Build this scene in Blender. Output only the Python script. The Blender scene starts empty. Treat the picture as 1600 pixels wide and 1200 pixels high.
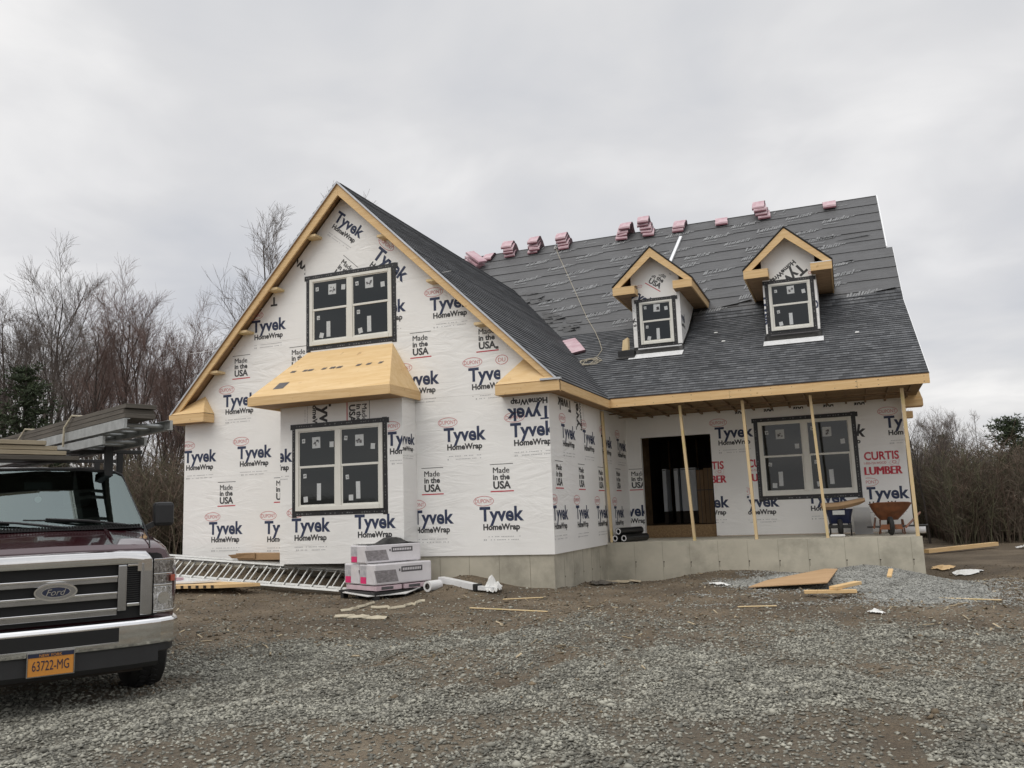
import bpy, bmesh, math, random
import numpy as np
from mathutils import Vector, Matrix, noise
R = math.radians; EXPO = .144
random.seed(7); rng = np.random.default_rng(7)
SC = bpy.context.scene; COL = SC.collection

# ------------------------------------------------------------------ camera, sky, sun, exposure
CAM = Vector((13.6025, -14.8608, 1.4662))
def make_camera():
    yaw, pitch, roll, f = 0.37154, 0.14778, 0.03577, 1330.1
    F = Vector((-math.sin(yaw)*math.cos(pitch), math.cos(yaw)*math.cos(pitch), math.sin(pitch)))
    r = Vector((math.cos(yaw), math.sin(yaw), 0)); u = r.cross(F)
    r2 = r*math.cos(roll)-u*math.sin(roll); u2 = u*math.cos(roll)+r*math.sin(roll)
    cd = bpy.data.cameras.new('camera'); c = bpy.data.objects.new('camera', cd); COL.objects.link(c)
    cd.sensor_width = 36; cd.lens = 36*f/1600; cd.clip_end = 1500; cd.clip_start = .05
    m = Matrix((r2, u2, -F)).transposed().to_4x4(); m.translation = CAM
    c.matrix_world = m; SC.camera = c
make_camera()
SUN_EL, SUN_AZ = R(52), R(205)          # compass style: 180 = from -Y (behind the camera)
def make_world():
    w = bpy.data.worlds.new('World'); SC.world = w; w.use_nodes = True
    nt = w.node_tree; nt.nodes.clear(); N = nt.nodes.new; L = nt.links.new
    out = N('ShaderNodeOutputWorld')
    sky = N('ShaderNodeTexSky'); sky.sky_type = 'NISHITA'; sky.sun_disc = False
    sky.sun_elevation = SUN_EL; sky.sun_rotation = SUN_AZ
    b1 = N('ShaderNodeBackground'); b1.inputs['Strength'].default_value = .07; L(sky.outputs[0], b1.inputs[0])
    tc = N('ShaderNodeTexCoord'); sp = N('ShaderNodeSeparateXYZ'); L(tc.outputs['Generated'], sp.inputs[0])
    def M(op, a, b=None):
        n = N('ShaderNodeMath'); n.operation = op
        for i, v in enumerate((a, b)):
            if v is None: continue
            if isinstance(v, (int, float)): n.inputs[i].default_value = v
            else: L(v, n.inputs[i])
        return n.outputs[0]
    zz = M('ADD', M('MAXIMUM', sp.outputs[2], 0.0), .16)
    cx = M('DIVIDE', sp.outputs[0], zz); cy = M('DIVIDE', sp.outputs[1], zz)
    cb = N('ShaderNodeCombineXYZ'); L(cx, cb.inputs[0]); L(cy, cb.inputs[1])
    def noise_(scale, det, dist):
        n = N('ShaderNodeTexNoise'); n.inputs['Scale'].default_value = scale; n.inputs['Detail'].default_value = det
        n.inputs['Distortion'].default_value = dist; n.inputs['Roughness'].default_value = .5; L(cb.outputs[0], n.inputs['Vector']); return n.outputs[0]
    n1 = noise_(.75, 5, .3); n2 = noise_(2.3, 6, .5)
    mix = M('ADD', M('MULTIPLY', n1, .72), M('MULTIPLY', n2, .28))
    cr = N('ShaderNodeValToRGB'); L(mix, cr.inputs[0]); e = cr.color_ramp.elements
    e[0].position = .37; e[0].color = (.575, .59, .625, 1); e[1].position = .63; e[1].color = (.90, .89, .88, 1)
    m = e.new(.50); m.color = (.70, .70, .71, 1)
    # brighter overhead (CIE overcast sky) and a pale band low down
    gr = N('ShaderNodeValToRGB'); L(sp.outputs[2], gr.inputs[0]); g = gr.color_ramp.elements
    g[0].position = 0; g[0].color = (1.06, 1.04, 1.02, 1); g[1].position = 1; g[1].color = (2.0, 2.0, 2.0, 1)
    k = g.new(.10); k.color = (1.05, 1.04, 1.03, 1); k = g.new(.22); k.color = (.97, .97, .98, 1); k = g.new(.55); k.color = (1.0, 1.0, 1.0, 1)
    mu = N('ShaderNodeMix'); mu.data_type = 'RGBA'; mu.blend_type = 'MULTIPLY'; mu.inputs[0].default_value = 1
    L(cr.outputs[0], mu.inputs[6]); L(gr.outputs[0], mu.inputs[7])
    b2 = N('ShaderNodeBackground'); b2.inputs['Strength'].default_value = .98; L(mu.outputs[2], b2.inputs[0])
    mx = N('ShaderNodeMixShader'); mx.inputs[0].default_value = .94
    L(b1.outputs[0], mx.inputs[1]); L(b2.outputs[0], mx.inputs[2]); L(mx.outputs[0], out.inputs[0])
make_world()
def make_sun():
    sd = bpy.data.lights.new('sun', 'SUN'); sd.energy = 1.1; sd.angle = R(48); sd.color = (1, .95, .87)
    s = bpy.data.objects.new('sun', sd); COL.objects.link(s)
    d = Vector((math.sin(SUN_AZ)*math.cos(SUN_EL), math.cos(SUN_AZ)*math.cos(SUN_EL), math.sin(SUN_EL)))
    s.rotation_euler = d.to_track_quat('Z', 'Y').to_euler(); s.location = (10, -20, 30)
make_sun()
vs = SC.view_settings; vs.view_transform = 'Standard'; vs.look = 'None'; vs.exposure = 0.14; vs.gamma = 1; vs.use_curve_mapping = False
SC.display_settings.display_device = 'sRGB'

# ------------------------------------------------------------------ materials
def ND(nt, t, **kw):
    n = nt.nodes.new(t)
    for k, v in kw.items():
        if k in n.inputs: n.inputs[k].default_value = v
        else: setattr(n, k, v)
    return n
def mat(name, col, rough=.7, metal=0, var=0, vscale=4, stretch=(1, 1, 1), bump=0, bscale=20, bdet=6, bdist=.02, coat=0, spec=.5,
        col2=None, island=0, dirt=None, dscale=1.5, dlo=.5, dhi=.7, bstretch=None, coords='Object', dist=0):
    m = bpy.data.materials.new(name); m.use_nodes = True; nt = m.node_tree; L = nt.links.new
    b = nt.nodes['Principled BSDF']; b.inputs['Roughness'].default_value = rough; b.inputs['Metallic'].default_value = metal
    b.inputs['Coat Weight'].default_value = coat; b.inputs['Specular IOR Level'].default_value = spec
    c = (*col, 1)
    b.inputs['Base Color'].default_value = c
    tc = ND(nt, 'ShaderNodeTexCoord')
    def mapped(st):
        mp = ND(nt, 'ShaderNodeMapping'); mp.inputs['Scale'].default_value = st; L(tc.outputs[coords], mp.inputs[0]); return mp.outputs[0]
    cur = None
    if var or col2:
        n = ND(nt, 'ShaderNodeTexNoise', Scale=vscale, Detail=6.0, Roughness=.6, Distortion=dist); L(mapped(stretch), n.inputs['Vector'])
        r = ND(nt, 'ShaderNodeValToRGB'); L(n.outputs[0], r.inputs[0])
        lo = col2 if col2 else tuple(x*(1-var) for x in col); hi = col if col2 else tuple(min(1, x*(1+var)) for x in col)
        r.color_ramp.elements[0].position = .32; r.color_ramp.elements[1].position = .68
        r.color_ramp.elements[0].color = (*lo, 1); r.color_ramp.elements[1].color = (*hi, 1); cur = r.outputs[0]
    if island:
        g = ND(nt, 'ShaderNodeNewGeometry'); mr = ND(nt, 'ShaderNodeMapRange'); mr.inputs[3].default_value = 1-island; mr.inputs[4].default_value = 1+island
        L(g.outputs['Random Per Island'], mr.inputs[0])
        mx = ND(nt, 'ShaderNodeMix', data_type='RGBA', blend_type='MULTIPLY'); mx.inputs[0].default_value = 1
        if cur: L(cur, mx.inputs[6])
        else: mx.inputs[6].default_value = c
        cb = ND(nt, 'ShaderNodeCombineColor'); [L(mr.outputs[0], cb.inputs[i]) for i in range(3)]; L(cb.outputs[0], mx.inputs[7]); cur = mx.outputs[2]
    if dirt:
        n = ND(nt, 'ShaderNodeTexNoise', Scale=dscale, Detail=8.0, Roughness=.65); L(mapped((1, 1, 1)), n.inputs['Vector'])
        mr = ND(nt, 'ShaderNodeMapRange'); mr.inputs[1].default_value = dlo; mr.inputs[2].default_value = dhi; L(n.outputs[0], mr.inputs[0])
        mx = ND(nt, 'ShaderNodeMix', data_type='RGBA'); L(mr.outputs[0], mx.inputs[0])
        if cur: L(cur, mx.inputs[6])
        else: mx.inputs[6].default_value = c
        mx.inputs[7].default_value = (*dirt, 1); cur = mx.outputs[2]
    if cur: L(cur, b.inputs['Base Color'])
    if bump:
        n = ND(nt, 'ShaderNodeTexNoise', Scale=bscale, Detail=bdet, Roughness=.6, Distortion=dist); L(mapped(bstretch or stretch), n.inputs['Vector'])
        bp = ND(nt, 'ShaderNodeBump', Strength=bump, Distance=bdist); L(n.outputs[0], bp.inputs['Height']); L(bp.outputs[0], b.inputs['Normal'])
    return m
M = {}
M['wrap'] = mat('house_wrap', (.86, .855, .835), .42, var=.03, vscale=1.2, bump=.0)
def wrap_wrinkles(m):
    nt = m.node_tree; L = nt.links.new; b = nt.nodes['Principled BSDF']; tc = ND(nt, 'ShaderNodeTexCoord')
    mp = ND(nt, 'ShaderNodeMapping'); mp.inputs['Rotation'].default_value = (.0, R(28), 0); mp.inputs['Scale'].default_value = (.7, .7, 2.6); L(tc.outputs['Object'], mp.inputs[0])
    n = ND(nt, 'ShaderNodeTexNoise', Scale=1.7, Detail=5.0, Roughness=.55, Distortion=1.4); L(mp.outputs[0], n.inputs['Vector'])
    n2 = ND(nt, 'ShaderNodeTexNoise', Scale=.55, Detail=2.0); L(tc.outputs['Object'], n2.inputs['Vector'])
    mr = ND(nt, 'ShaderNodeMapRange'); mr.inputs[1].default_value = .42; mr.inputs[2].default_value = .68; mr.inputs[3].default_value = .12; L(n2.outputs[0], mr.inputs[0])
    mu = ND(nt, 'ShaderNodeMath', operation='MULTIPLY'); L(n.outputs[0], mu.inputs[0]); L(mr.outputs[0], mu.inputs[1])
    bp = ND(nt, 'ShaderNodeBump', Strength=.32, Distance=.09); L(mu.outputs[0], bp.inputs['Height']); L(bp.outputs[0], b.inputs['Normal'])
wrap_wrinkles(M['wrap'])
M['ink_navy'] = mat('navy_ink', (.014, .026, .075), .6, col2=(.04, .052, .10), vscale=9)
M['ink_black'] = mat('black_ink', (.03, .03, .035), .6, col2=(.07, .07, .07), vscale=9)
M['ink_red'] = mat('red_ink', (.55, .10, .12), .6, col2=(.62, .25, .25), vscale=9)
M['ink_crimson'] = mat('crimson_ink', (.50, .02, .05), .6, col2=(.55, .08, .1), vscale=9)
M['ink_pale'] = mat('pale_grey_ink', (.50, .50, .50), .7)
M['concrete'] = mat('poured_concrete', (.47, .44, .36), .85, var=.10, vscale=2, bump=.25, bscale=30, bdist=.01, dirt=(.25, .235, .19), dscale=1.1, dlo=.48, dhi=.75)
M['seam'] = mat('form_seam', (.26, .24, .19), .9)
M['lumber'] = mat('pine_lumber', (.76, .54, .285), .6, col2=(.64, .42, .19), vscale=6, stretch=(.35, .35, 6), bump=.1, dirt=(.30, .15, .05), dscale=8, dlo=.64, dhi=.74)
M['lumberv'] = mat('stud_lumber', (.72, .57, .34), .6, col2=(.62, .46, .25), vscale=8, stretch=(6, 6, .3), bump=.1, dirt=(.58, .50, .16), dscale=2.5, dlo=.55, dhi=.72)
M['ply'] = mat('plywood', (.78, .57, .31), .6, col2=(.68, .46, .21), vscale=3, stretch=(.5, 3, 3), bump=.08, dirt=(.36, .19, .08), dscale=4, dlo=.63, dhi=.75, dist=.6)
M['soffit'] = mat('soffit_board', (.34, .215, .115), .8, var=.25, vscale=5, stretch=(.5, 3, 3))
M['osb'] = mat('strand_board', (.30, .20, .10), .8, col2=(.17, .105, .05), vscale=24, bump=.2)
M['tape'] = mat('black_flashing_tape', (.016, .016, .018), .38, bump=.25, bscale=40, bdist=.01)
M['tapeprint'] = mat('tape_print', (.16, .16, .16), .6)
M['vinyl'] = mat('cream_vinyl', (.74, .73, .67), .4, var=.03)
M['glass'] = mat('dark_window_glass', (.008, .012, .013), .04, spec=.58, bump=.02, bscale=1.6, bdist=.05)
M['sticker'] = mat('white_sticker', (.54, .56, .56), .5, var=.08, vscale=30)
M['membrane'] = mat('black_membrane', (.012, .012, .012), .35, bump=.2, bscale=12)
M['alu'] = mat('white_aluminium', (.80, .81, .82), .32, metal=.15, var=.06, bump=.15, bscale=7, bdist=.03)
M['drip'] = mat('drip_edge_metal', (.52, .54, .57), .4, metal=.35, var=.1)
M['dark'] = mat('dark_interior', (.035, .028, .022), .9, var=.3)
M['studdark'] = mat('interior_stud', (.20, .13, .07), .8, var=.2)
M['cardboard'] = mat('brown_cardboard', (.36, .235, .13), .75, var=.10, vscale=3, bump=.1)
M['white'] = mat('white_panel', (.72, .75, .77), .5, var=.04)
M['metal'] = mat('mill_aluminium', (.50, .50, .48), .38, metal=.75, var=.12, vscale=14, bump=.06)
M['metald'] = mat('weathered_aluminium', (.36, .37, .36), .45, metal=.6, var=.2, vscale=10)
M['greywood'] = mat('weathered_plank', (.13, .115, .095), .85, col2=(.075, .066, .055), vscale=6, stretch=(.4, .4, 5), bump=.2)
M['palewood'] = mat('pale_plank', (.42, .36, .26), .8, col2=(.3, .25, .17), vscale=6, stretch=(.4, .4, 5), bump=.2)
M['shrink'] = mat('shrink_wrapped_white', (.70, .68, .70), .22, var=.06, vscale=3, bump=.35, bscale=7, bdist=.03, coat=.4)
M['pinkpaper'] = mat('pink_bundle_wrap', (.44, .25, .29), .45, col2=(.60, .45, .48), vscale=4, bump=.3, bscale=9, bdist=.02)
M['bundleend'] = mat('bundle_end', (.045, .04, .042), .8, col2=(.13, .06, .075), vscale=30, stretch=(1, 1, 9))
M['gapshade'] = mat('bundle_gap_shade', (.13, .04, .055), .7, var=.3, vscale=20)  # maroon band painted on bundle fronts as the shadow between stacked bundles
M['pinktag'] = mat('magenta_tag', (.70, .03, .16), .5, var=.1)
M['print'] = mat('grey_print', (.10, .095, .10), .5, var=.3, vscale=20)
M['blackrub'] = mat('black_rubber', (.014, .014, .014), .75, var=.2, bump=.1)
M['wpaper'] = mat('white_plastic_scrap', (.72, .72, .70), .45, bump=.3, bscale=12)
M['fabric'] = mat('dirty_webbing', (.50, .45, .34), .8, var=.15, vscale=12, bump=.2, dirt=(.2, .17, .12), dscale=6)
M['rope'] = mat('tan_rope', (.42, .38, .30), .8)
M['rust'] = mat('rusty_orange_paint', (.24, .085, .032), .55, col2=(.14, .05, .02), vscale=6, bump=.15, dirt=(.10, .045, .02), dscale=7, dlo=.5, dhi=.7)
M['blue'] = mat('dark_blue_plastic', (.012, .018, .055), .4, var=.15)
M['blackmetal'] = mat('black_metal', (.02, .02, .02), .5)
M['pvc'] = mat('white_roll', (.74, .74, .74), .45, var=.03)
def brick_roof():
    m = bpy.data.materials.new('asphalt_shingles'); m.use_nodes = True; nt = m.node_tree; L = nt.links.new; b = nt.nodes['Principled BSDF']
    uv = ND(nt, 'ShaderNodeUVMap')
    def br(w, h, off, c1, c2):
        t = ND(nt, 'ShaderNodeTexBrick'); t.offset = off; t.inputs['Scale'].default_value = 1; t.inputs['Mortar Size'].default_value = .002
        t.inputs['Brick Width'].default_value = w; t.inputs['Row Height'].default_value = h; t.inputs['Bias'].default_value = .1
        t.inputs['Color1'].default_value = c1; t.inputs['Color2'].default_value = c2; t.inputs['Mortar'].default_value = tuple(x*.6 for x in c1[:3])+(1,)
        L(uv.outputs[0], t.inputs['Vector']); return t.outputs[0]
    a = br(.21, EXPO, .37, (.058, .062, .069, 1), (.125, .13, .138, 1)); c = br(.13, EXPO, .61, (.55, .55, .55, 1), (1.15, 1.15, 1.15, 1))
    mx = ND(nt, 'ShaderNodeMix', data_type='RGBA', blend_type='MULTIPLY'); mx.inputs[0].default_value = .8; L(a, mx.inputs[6]); L(c, mx.inputs[7])
    n = ND(nt, 'ShaderNodeTexNoise', Scale=.7, Detail=4.0); L(uv.outputs[0], n.inputs['Vector'])
    mr = ND(nt, 'ShaderNodeMapRange'); mr.inputs[1].default_value = .3; mr.inputs[2].default_value = .7; mr.inputs[3].default_value = .82; mr.inputs[4].default_value = 1.15; L(n.outputs[0], mr.inputs[0])
    cb = ND(nt, 'ShaderNodeCombineColor'); [L(mr.outputs[0], cb.inputs[i]) for i in range(3)]
    m2 = ND(nt, 'ShaderNodeMix', data_type='RGBA', blend_type='MULTIPLY'); m2.inputs[0].default_value = 1; L(mx.outputs[2], m2.inputs[6]); L(cb.outputs[0], m2.inputs[7])
    L(m2.outputs[2], b.inputs['Base Color']); b.inputs['Roughness'].default_value = .85
    g = ND(nt, 'ShaderNodeTexNoise', Scale=90.0, Detail=3.0); L(uv.outputs[0], g.inputs['Vector'])
    bp = ND(nt, 'ShaderNodeBump', Strength=.5, Distance=.01); L(g.outputs[0], bp.inputs['Height']); L(bp.outputs[0], b.inputs['Normal'])
    return m
M['shingle'] = brick_roof()
M['felt'] = mat('grey_underlayment', (.086, .087, .09), .55, var=.12, vscale=1.2, bump=.55, bscale=1.5, bstretch=(.8, 4, 4), bdist=.08, bdet=5, dist=1.0)
M['feltdark'] = mat('underlayment_lap', (.03, .03, .032), .7)
M['feltprint'] = mat('underlayment_print', (.27, .275, .28), .6, col2=(.17, .175, .18), vscale=5)

# ------------------------------------------------------------------ mesh building
OFF = {}
class MB:
    def __init__(s): s.V = []; s.F = []; s.MI = []; s.mats = []; s.UV = []; s.SM = []
    def mi(s, m):
        if m not in s.mats: s.mats.append(m)
        return s.mats.index(m)
    def add(s, verts, faces, m, uv=None, smooth=False):
        b = len(s.V); i = s.mi(m); s.V += [tuple(v) for v in verts]
        for k, f in enumerate(faces):
            s.F.append([b+j for j in f]); s.MI.append(i); s.UV.append(uv[k] if uv else None); s.SM.append(smooth)
        return s
    def face(s, pts, m, uv=None): return s.add(pts, [range(len(pts))], m, [uv] if uv else None)
    def box(s, lo, hi, m):
        x0, y0, z0 = lo; x1, y1, z1 = hi
        return s.hexa([(x0, y0, z0), (x1, y0, z0), (x1, y1, z0), (x0, y1, z0), (x0, y0, z1), (x1, y0, z1), (x1, y1, z1), (x0, y1, z1)], m)
    def hexa(s, p, m): return s.add(p, [(0, 3, 2, 1), (4, 5, 6, 7), (0, 1, 5, 4), (1, 2, 6, 5), (2, 3, 7, 6), (3, 0, 4, 7)], m)
    def bar(s, a, b, w, h, m, up=(0, 0, 1)):          # box between two points, w across, h along up
        a = Vector(a); b = Vector(b); d = (b-a).normalized(); sd = d.cross(Vector(up)).normalized()*(w/2); u = sd.cross(d).normalized()*(h/2)
        return s.hexa([a-sd-u, a+sd-u, b+sd-u, b-sd-u, a-sd+u, a+sd+u, b+sd+u, b-sd+u], m)
    def prism(s, poly, ext, m, m2=None):
        n = len(poly); e = Vector(ext); p = [Vector(q) for q in poly]; q = [v+e for v in p]
        s.add(p+q, [list(range(n))[::-1]], m); b = len(s.V)-2*n; i = s.mi(m); j = s.mi(m2 or m)
        s.F.append([b+n+k for k in range(n)]); s.MI.append(j); s.UV.append(None); s.SM.append(False)
        for k in range(n):
            s.F.append([b+k, b+(k+1) % n, b+n+(k+1) % n, b+n+k]); s.MI.append(i); s.UV.append(None); s.SM.append(False)
        return s
    def tube(s, path, r, m, n=8, cap=True):
        P = [Vector(p) for p in path]; rr = r if isinstance(r, (list, tuple)) else [r]*len(P); vs_ = []; ref = None
        for i, p in enumerate(P):
            t = (P[min(i+1, len(P)-1)]-P[max(i-1, 0)]).normalized()
            if ref is None: ref = t.orthogonal().normalized()
            ref = (ref-t*ref.dot(t)).normalized(); o = t.cross(ref)
            vs_ += [p+(ref*math.cos(2*math.pi*k/n)+o*math.sin(2*math.pi*k/n))*rr[i] for k in range(n)]
        fs = [(i*n+k, i*n+(k+1) % n, (i+1)*n+(k+1) % n, (i+1)*n+k) for i in range(len(P)-1) for k in range(n)]
        s.add(vs_, fs, m, smooth=True)
        if cap:
            b = len(vs_); s.add(vs_[:n], [list(range(n))[::-1]], m); s.add(vs_[-n:], [list(range(n))], m)
        return s
    def lathe(s, c, axis, prof, m, n=24):            # prof: (distance along axis, radius)
        c = Vector(c); a = Vector(axis).normalized(); u = a.orthogonal().normalized(); w = a.cross(u)
        vs_ = [c+a*d+(u*math.cos(2*math.pi*k/n)+w*math.sin(2*math.pi*k/n))*r for d, r in prof for k in range(n)]
        fs = [(i*n+k, i*n+(k+1) % n, (i+1)*n+(k+1) % n, (i+1)*n+k) for i in range(len(prof)-1) for k in range(n)]
        return s.add(vs_, fs, m, smooth=True)
    def loft(s, rings, m, closed=True, skip=None):
        n = len(rings[0]); vs_ = [p for r in rings for p in r]; fs = []
        for i in range(len(rings)-1):
            for k in range(n if closed else n-1):
                if skip and skip(i, k): continue
                fs.append((i*n+k, i*n+(k+1) % n, (i+1)*n+(k+1) % n, (i+1)*n+k))
        return s.add(vs_, fs, m, smooth=True)
    def build(s, name, parent=None, at=None, bevel=0, kind=None, autosmooth=40):
        o3 = Vector(at) if at is not None else (OFF[parent.name] if parent else Vector((0, 0, 0)))
        me = bpy.data.meshes.new(name)
        me.from_pydata([tuple(Vector(v)-o3) for v in s.V], [], s.F)
        for m in s.mats: me.materials.append(m)
        me.polygons.foreach_set('material_index', s.MI)
        me.polygons.foreach_set('use_smooth', s.SM)
        if any(u is not None for u in s.UV):
            l = me.uv_layers.new(name='UVMap')
            for p, u in zip(me.polygons, s.UV):
                if u is not None:
                    for k, li in enumerate(p.loop_indices): l.data[li].uv = u[k]
        if any(s.SM): me.set_sharp_from_angle(angle=R(autosmooth))
        me.update()
        ob = bpy.data.objects.new(name, me); COL.objects.link(ob)
        if parent: ob.parent = parent
        elif at is not None: ob.location = o3
        OFF[ob.name] = o3
        if bevel:
            b = ob.modifiers.new('bevel', 'BEVEL'); b.width = bevel; b.segments = 2; b.limit_method = 'ANGLE'; b.angle_limit = R(40); b.harden_normals = False
        if kind: ob['kind'] = kind
        return ob
def tag(o, label=None, cat=None, group=None, kind=None):
    if label: o['label'] = label
    if cat: o['category'] = cat
    if group: o['group'] = group
    if kind: o['kind'] = kind
    return o
def thing(name, label, cat, loc=(0, 0, 0), rz=0, group=None):
    o = bpy.data.objects.new(name, None); COL.objects.link(o); o.location = loc; o.rotation_euler = (0, 0, rz); o.empty_display_size = .2
    OFF[o.name] = Vector(loc) if rz == 0 else Vector((0, 0, 0)); return tag(o, label, cat, group)
def copy_tree(o, parent=None):
    c = o.copy(); COL.objects.link(c); c.parent = parent; OFF[c.name] = OFF[o.name]
    for ch in list(o.children): copy_tree(ch, c)
    return c
def np_mesh(name, V, F, mats, at=(0, 0, 0), mi=None, smooth=False):
    V = np.asarray(V, np.float32)-np.asarray(at, np.float32); F = np.asarray(F, np.int32); k = F.shape[1]
    me = bpy.data.meshes.new(name); me.vertices.add(len(V)); me.vertices.foreach_set('co', V.ravel())
    me.loops.add(F.size); me.loops.foreach_set('vertex_index', F.ravel()); me.polygons.add(len(F))
    me.polygons.foreach_set('loop_start', np.arange(0, F.size, k, dtype=np.int32)); me.polygons.foreach_set('loop_total', np.full(len(F), k, np.int32))
    for m in mats: me.materials.append(m)
    if mi is not None: me.polygons.foreach_set('material_index', np.asarray(mi, np.int32))
    if smooth: me.polygons.foreach_set('use_smooth', np.ones(len(F), bool))
    me.update(calc_edges=True); me.validate(); return me
def link(name, me, parent=None, loc=(0, 0, 0)):
    o = bpy.data.objects.new(name, me); COL.objects.link(o); o.location = loc
    if parent: o.parent = parent
    OFF[o.name] = Vector((0, 0, 0)); return o

# ------------------------------------------------------------------ lettering
_tc = {}
def glyphs(body, bold=.022, shear=0):
    k = (body, bold, shear)
    if k not in _tc:
        cu = bpy.data.curves.new('t', 'FONT'); cu.body = body; cu.size = 1; cu.offset = bold; cu.shear = shear; cu.resolution_u = 3
        ob = bpy.data.objects.new('t', cu); COL.objects.link(ob); dg = bpy.context.evaluated_depsgraph_get()
        me = bpy.data.meshes.new_from_object(ob.evaluated_get(dg))
        P = [(v.co.x, v.co.y) for v in me.vertices]; Fs = [list(p.vertices) for p in me.polygons]
        bpy.data.objects.remove(ob); bpy.data.curves.remove(cu); bpy.data.meshes.remove(me)
        x0 = min(p[0] for p in P); x1 = max(p[0] for p in P)
        _tc[k] = ([(p[0]-(x0+x1)/2, p[1]-.34) for p in P], Fs, x1-x0)
    return _tc[k]
def clip3(poly, clip):
    for ax, lo, hi in clip:
        for sgn, val in ((1, lo), (-1, hi)):
            out = []
            for i in range(len(poly)):
                a, b = poly[i], poly[(i+1) % len(poly)]; da = sgn*(a[ax]-val); db = sgn*(b[ax]-val)
                if da >= 0: out.append(a)
                if (da >= 0) != (db >= 0): out.append(a.lerp(b, da/(da-db)))
            poly = out
            if len(poly) < 3: return []
    return poly
def put_text(mb, body, P, r, u, width, m, clip=None, bold=.022, shear=0, hs=1.0, nrm=.003):
    if 'M' in body and bold > 0:              # heavy M: three shifted thin copies, each a hair above the last
        for k, dx in enumerate((-1, 0, 1)): put_text(mb, body, Vector(P)+Vector(r)*(dx*bold*width*.16), r, u, width, m, clip, 0, shear, hs, nrm+k*.0008)
        return
    pts, fs, w = glyphs(body, bold, shear); P = Vector(P); r = Vector(r); u = Vector(u); s = width/w; n = r.cross(u).normalized()*nrm
    W = [P+r*(x*s)+u*(y*s*hs)+n for x, y in pts]
    if not clip: mb.add(W, fs, m); return
    for f in fs:
        q = clip3([W[i] for i in f], clip)
        if q: mb.face(q, m)
def strip(mb, P, r, u, w, h, m, clip=None, nrm=.003):
    P = Vector(P); r = Vector(r); u = Vector(u); n = r.cross(u).normalized()*nrm
    q = [P-r*w/2-u*h/2+n, P+r*w/2-u*h/2+n, P+r*w/2+u*h/2+n, P-r*w/2+u*h/2+n]
    if clip: q = clip3(q, clip)
    if q: mb.face(q, m)
def oval(mb, P, r, u, w, h, th, m, clip=None, n=28, nrm=.003):
    P = Vector(P); r = Vector(r); u = Vector(u); nn = r.cross(u).normalized()*nrm
    def pt(k, t): a = 2*math.pi*k/n; return P+r*((w/2-t)*math.cos(a))+u*((h/2-t)*math.sin(a))+nn
    for k in range(n):
        q = [pt(k, 0), pt(k+1, 0), pt(k+1, th), pt(k, th)]
        if clip: q = clip3(q, clip)
        if q: mb.face(q, m)
def rot2(r, u, a):
    r = Vector(r); u = Vector(u); return r*math.cos(a)+u*math.sin(a), u*math.cos(a)-r*math.sin(a)
def logo(mb, P, r, u, w=.89, clip=None, ang=0, oval_=True, word=True, sub=True, ink='ink_navy', fine=True):
    r, u = rot2(r, u, R(ang)); P = Vector(P)
    if word: put_text(mb, 'Tyvek', P, r, u, w, M[ink], clip, bold=.03, hs=1.05)
    if sub: put_text(mb, 'HomeWrap', P+u*(-.27*w)+r*(-.01*w), r, u, .83*w, M['ink_black'], clip, bold=.04)
    if oval_:
        c = P+u*(.275*w)-r*(.40*w); oval(mb, c, r, u, .47*w, .215*w, .011*w, M['ink_red'], clip)
        put_text(mb, 'DUPONT', c, r, u, .39*w, M['ink_red'], clip, bold=.0, hs=1.25)
    if fine:
        for k, (dy, x0, x1) in enumerate(((-.47, -.42, .42), (-.535, -.42, -.30), (-.535, -.26, .38))):
            n = max(1, int((x1-x0)/.035)); 
            for j in range(n):
                if random.random() < .25: continue
                a = x0+(x1-x0)*j/n; strip(mb, P+u*(dy*w)+r*((a+.012)*w), r, u, .024*w, (.018 if k != 1 else .035)*w, M['ink_pale'], clip)
def made(mb, P, r, u, w=.47, clip=None, ang=0, ink='ink_black'):
    r, u = rot2(r, u, R(ang)); P = Vector(P)
    strip(mb, P+u*.54*w, r, u, w, .022*w, M['ink_black'], clip); strip(mb, P-u*.54*w, r, u, w, .045*w, M['ink_crimson'], clip)
    put_text(mb, 'Made', P+u*.30*w-r*.02*w, r, u, .70*w, M[ink], clip, bold=.05)
    put_text(mb, 'in the', P+u*.03*w-r*.02*w, r, u, .72*w, M[ink], clip, bold=.035)
    put_text(mb, 'USA', P-u*.29*w, r, u, .76*w, M[ink], clip, bold=.035)
X, Y, Z = Vector((1, 0, 0)), Vector((0, 1, 0)), Vector((0, 0, 1))

# ------------------------------------------------------------------ ground
def sst(a, b, x): t = min(1, max(0, (x-a)/(b-a))); return t*t*(3-2*t)
def nz(x, y, s, o=0): return noise.noise(Vector((x*s+o, y*s-o, o*.37)))
def gh(x, y):
    g = lambda cx, cy, sx, sy: math.exp(-((x-cx)/sx)**2-((y-cy)/sy)**2)
    h = .33*sst(5.2, -.8, x)*sst(-2.7, -.6, y)*sst(14, 4, y)+.26*sst(5.9, 5.0, x)*sst(-.6, -.2, y)*sst(14, 4, y)*sst(16, 2, y)+.30*g(6.75, -.1, .8, .75)+.05*g(8.4, 0, .8, .8)
    h += -.22*g(9.0, 3.5, 1.1, .9)+.12*g(11.4, 3.3, 1.3, .8)-.24*g(15.1, 3.7, .9, 1.1)
    d = math.hypot(x-CAM.x, y-CAM.y); h -= rut(x, y)*sst(4, -1, y)
    h += .035*nz(x, y, .45)+.02*nz(x, y, 1.3, 3)*sst(.5, 3, d)+(.012*nz(x, y, 4.2, 9)+.007*nz(x, y, 9, 5))*sst(26, 16, d)
    h += sst(40, 85, d)*(4.2 if x < 5 else 1.6)*(1+.3*nz(x, y, .03, 7))
    return h
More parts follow.
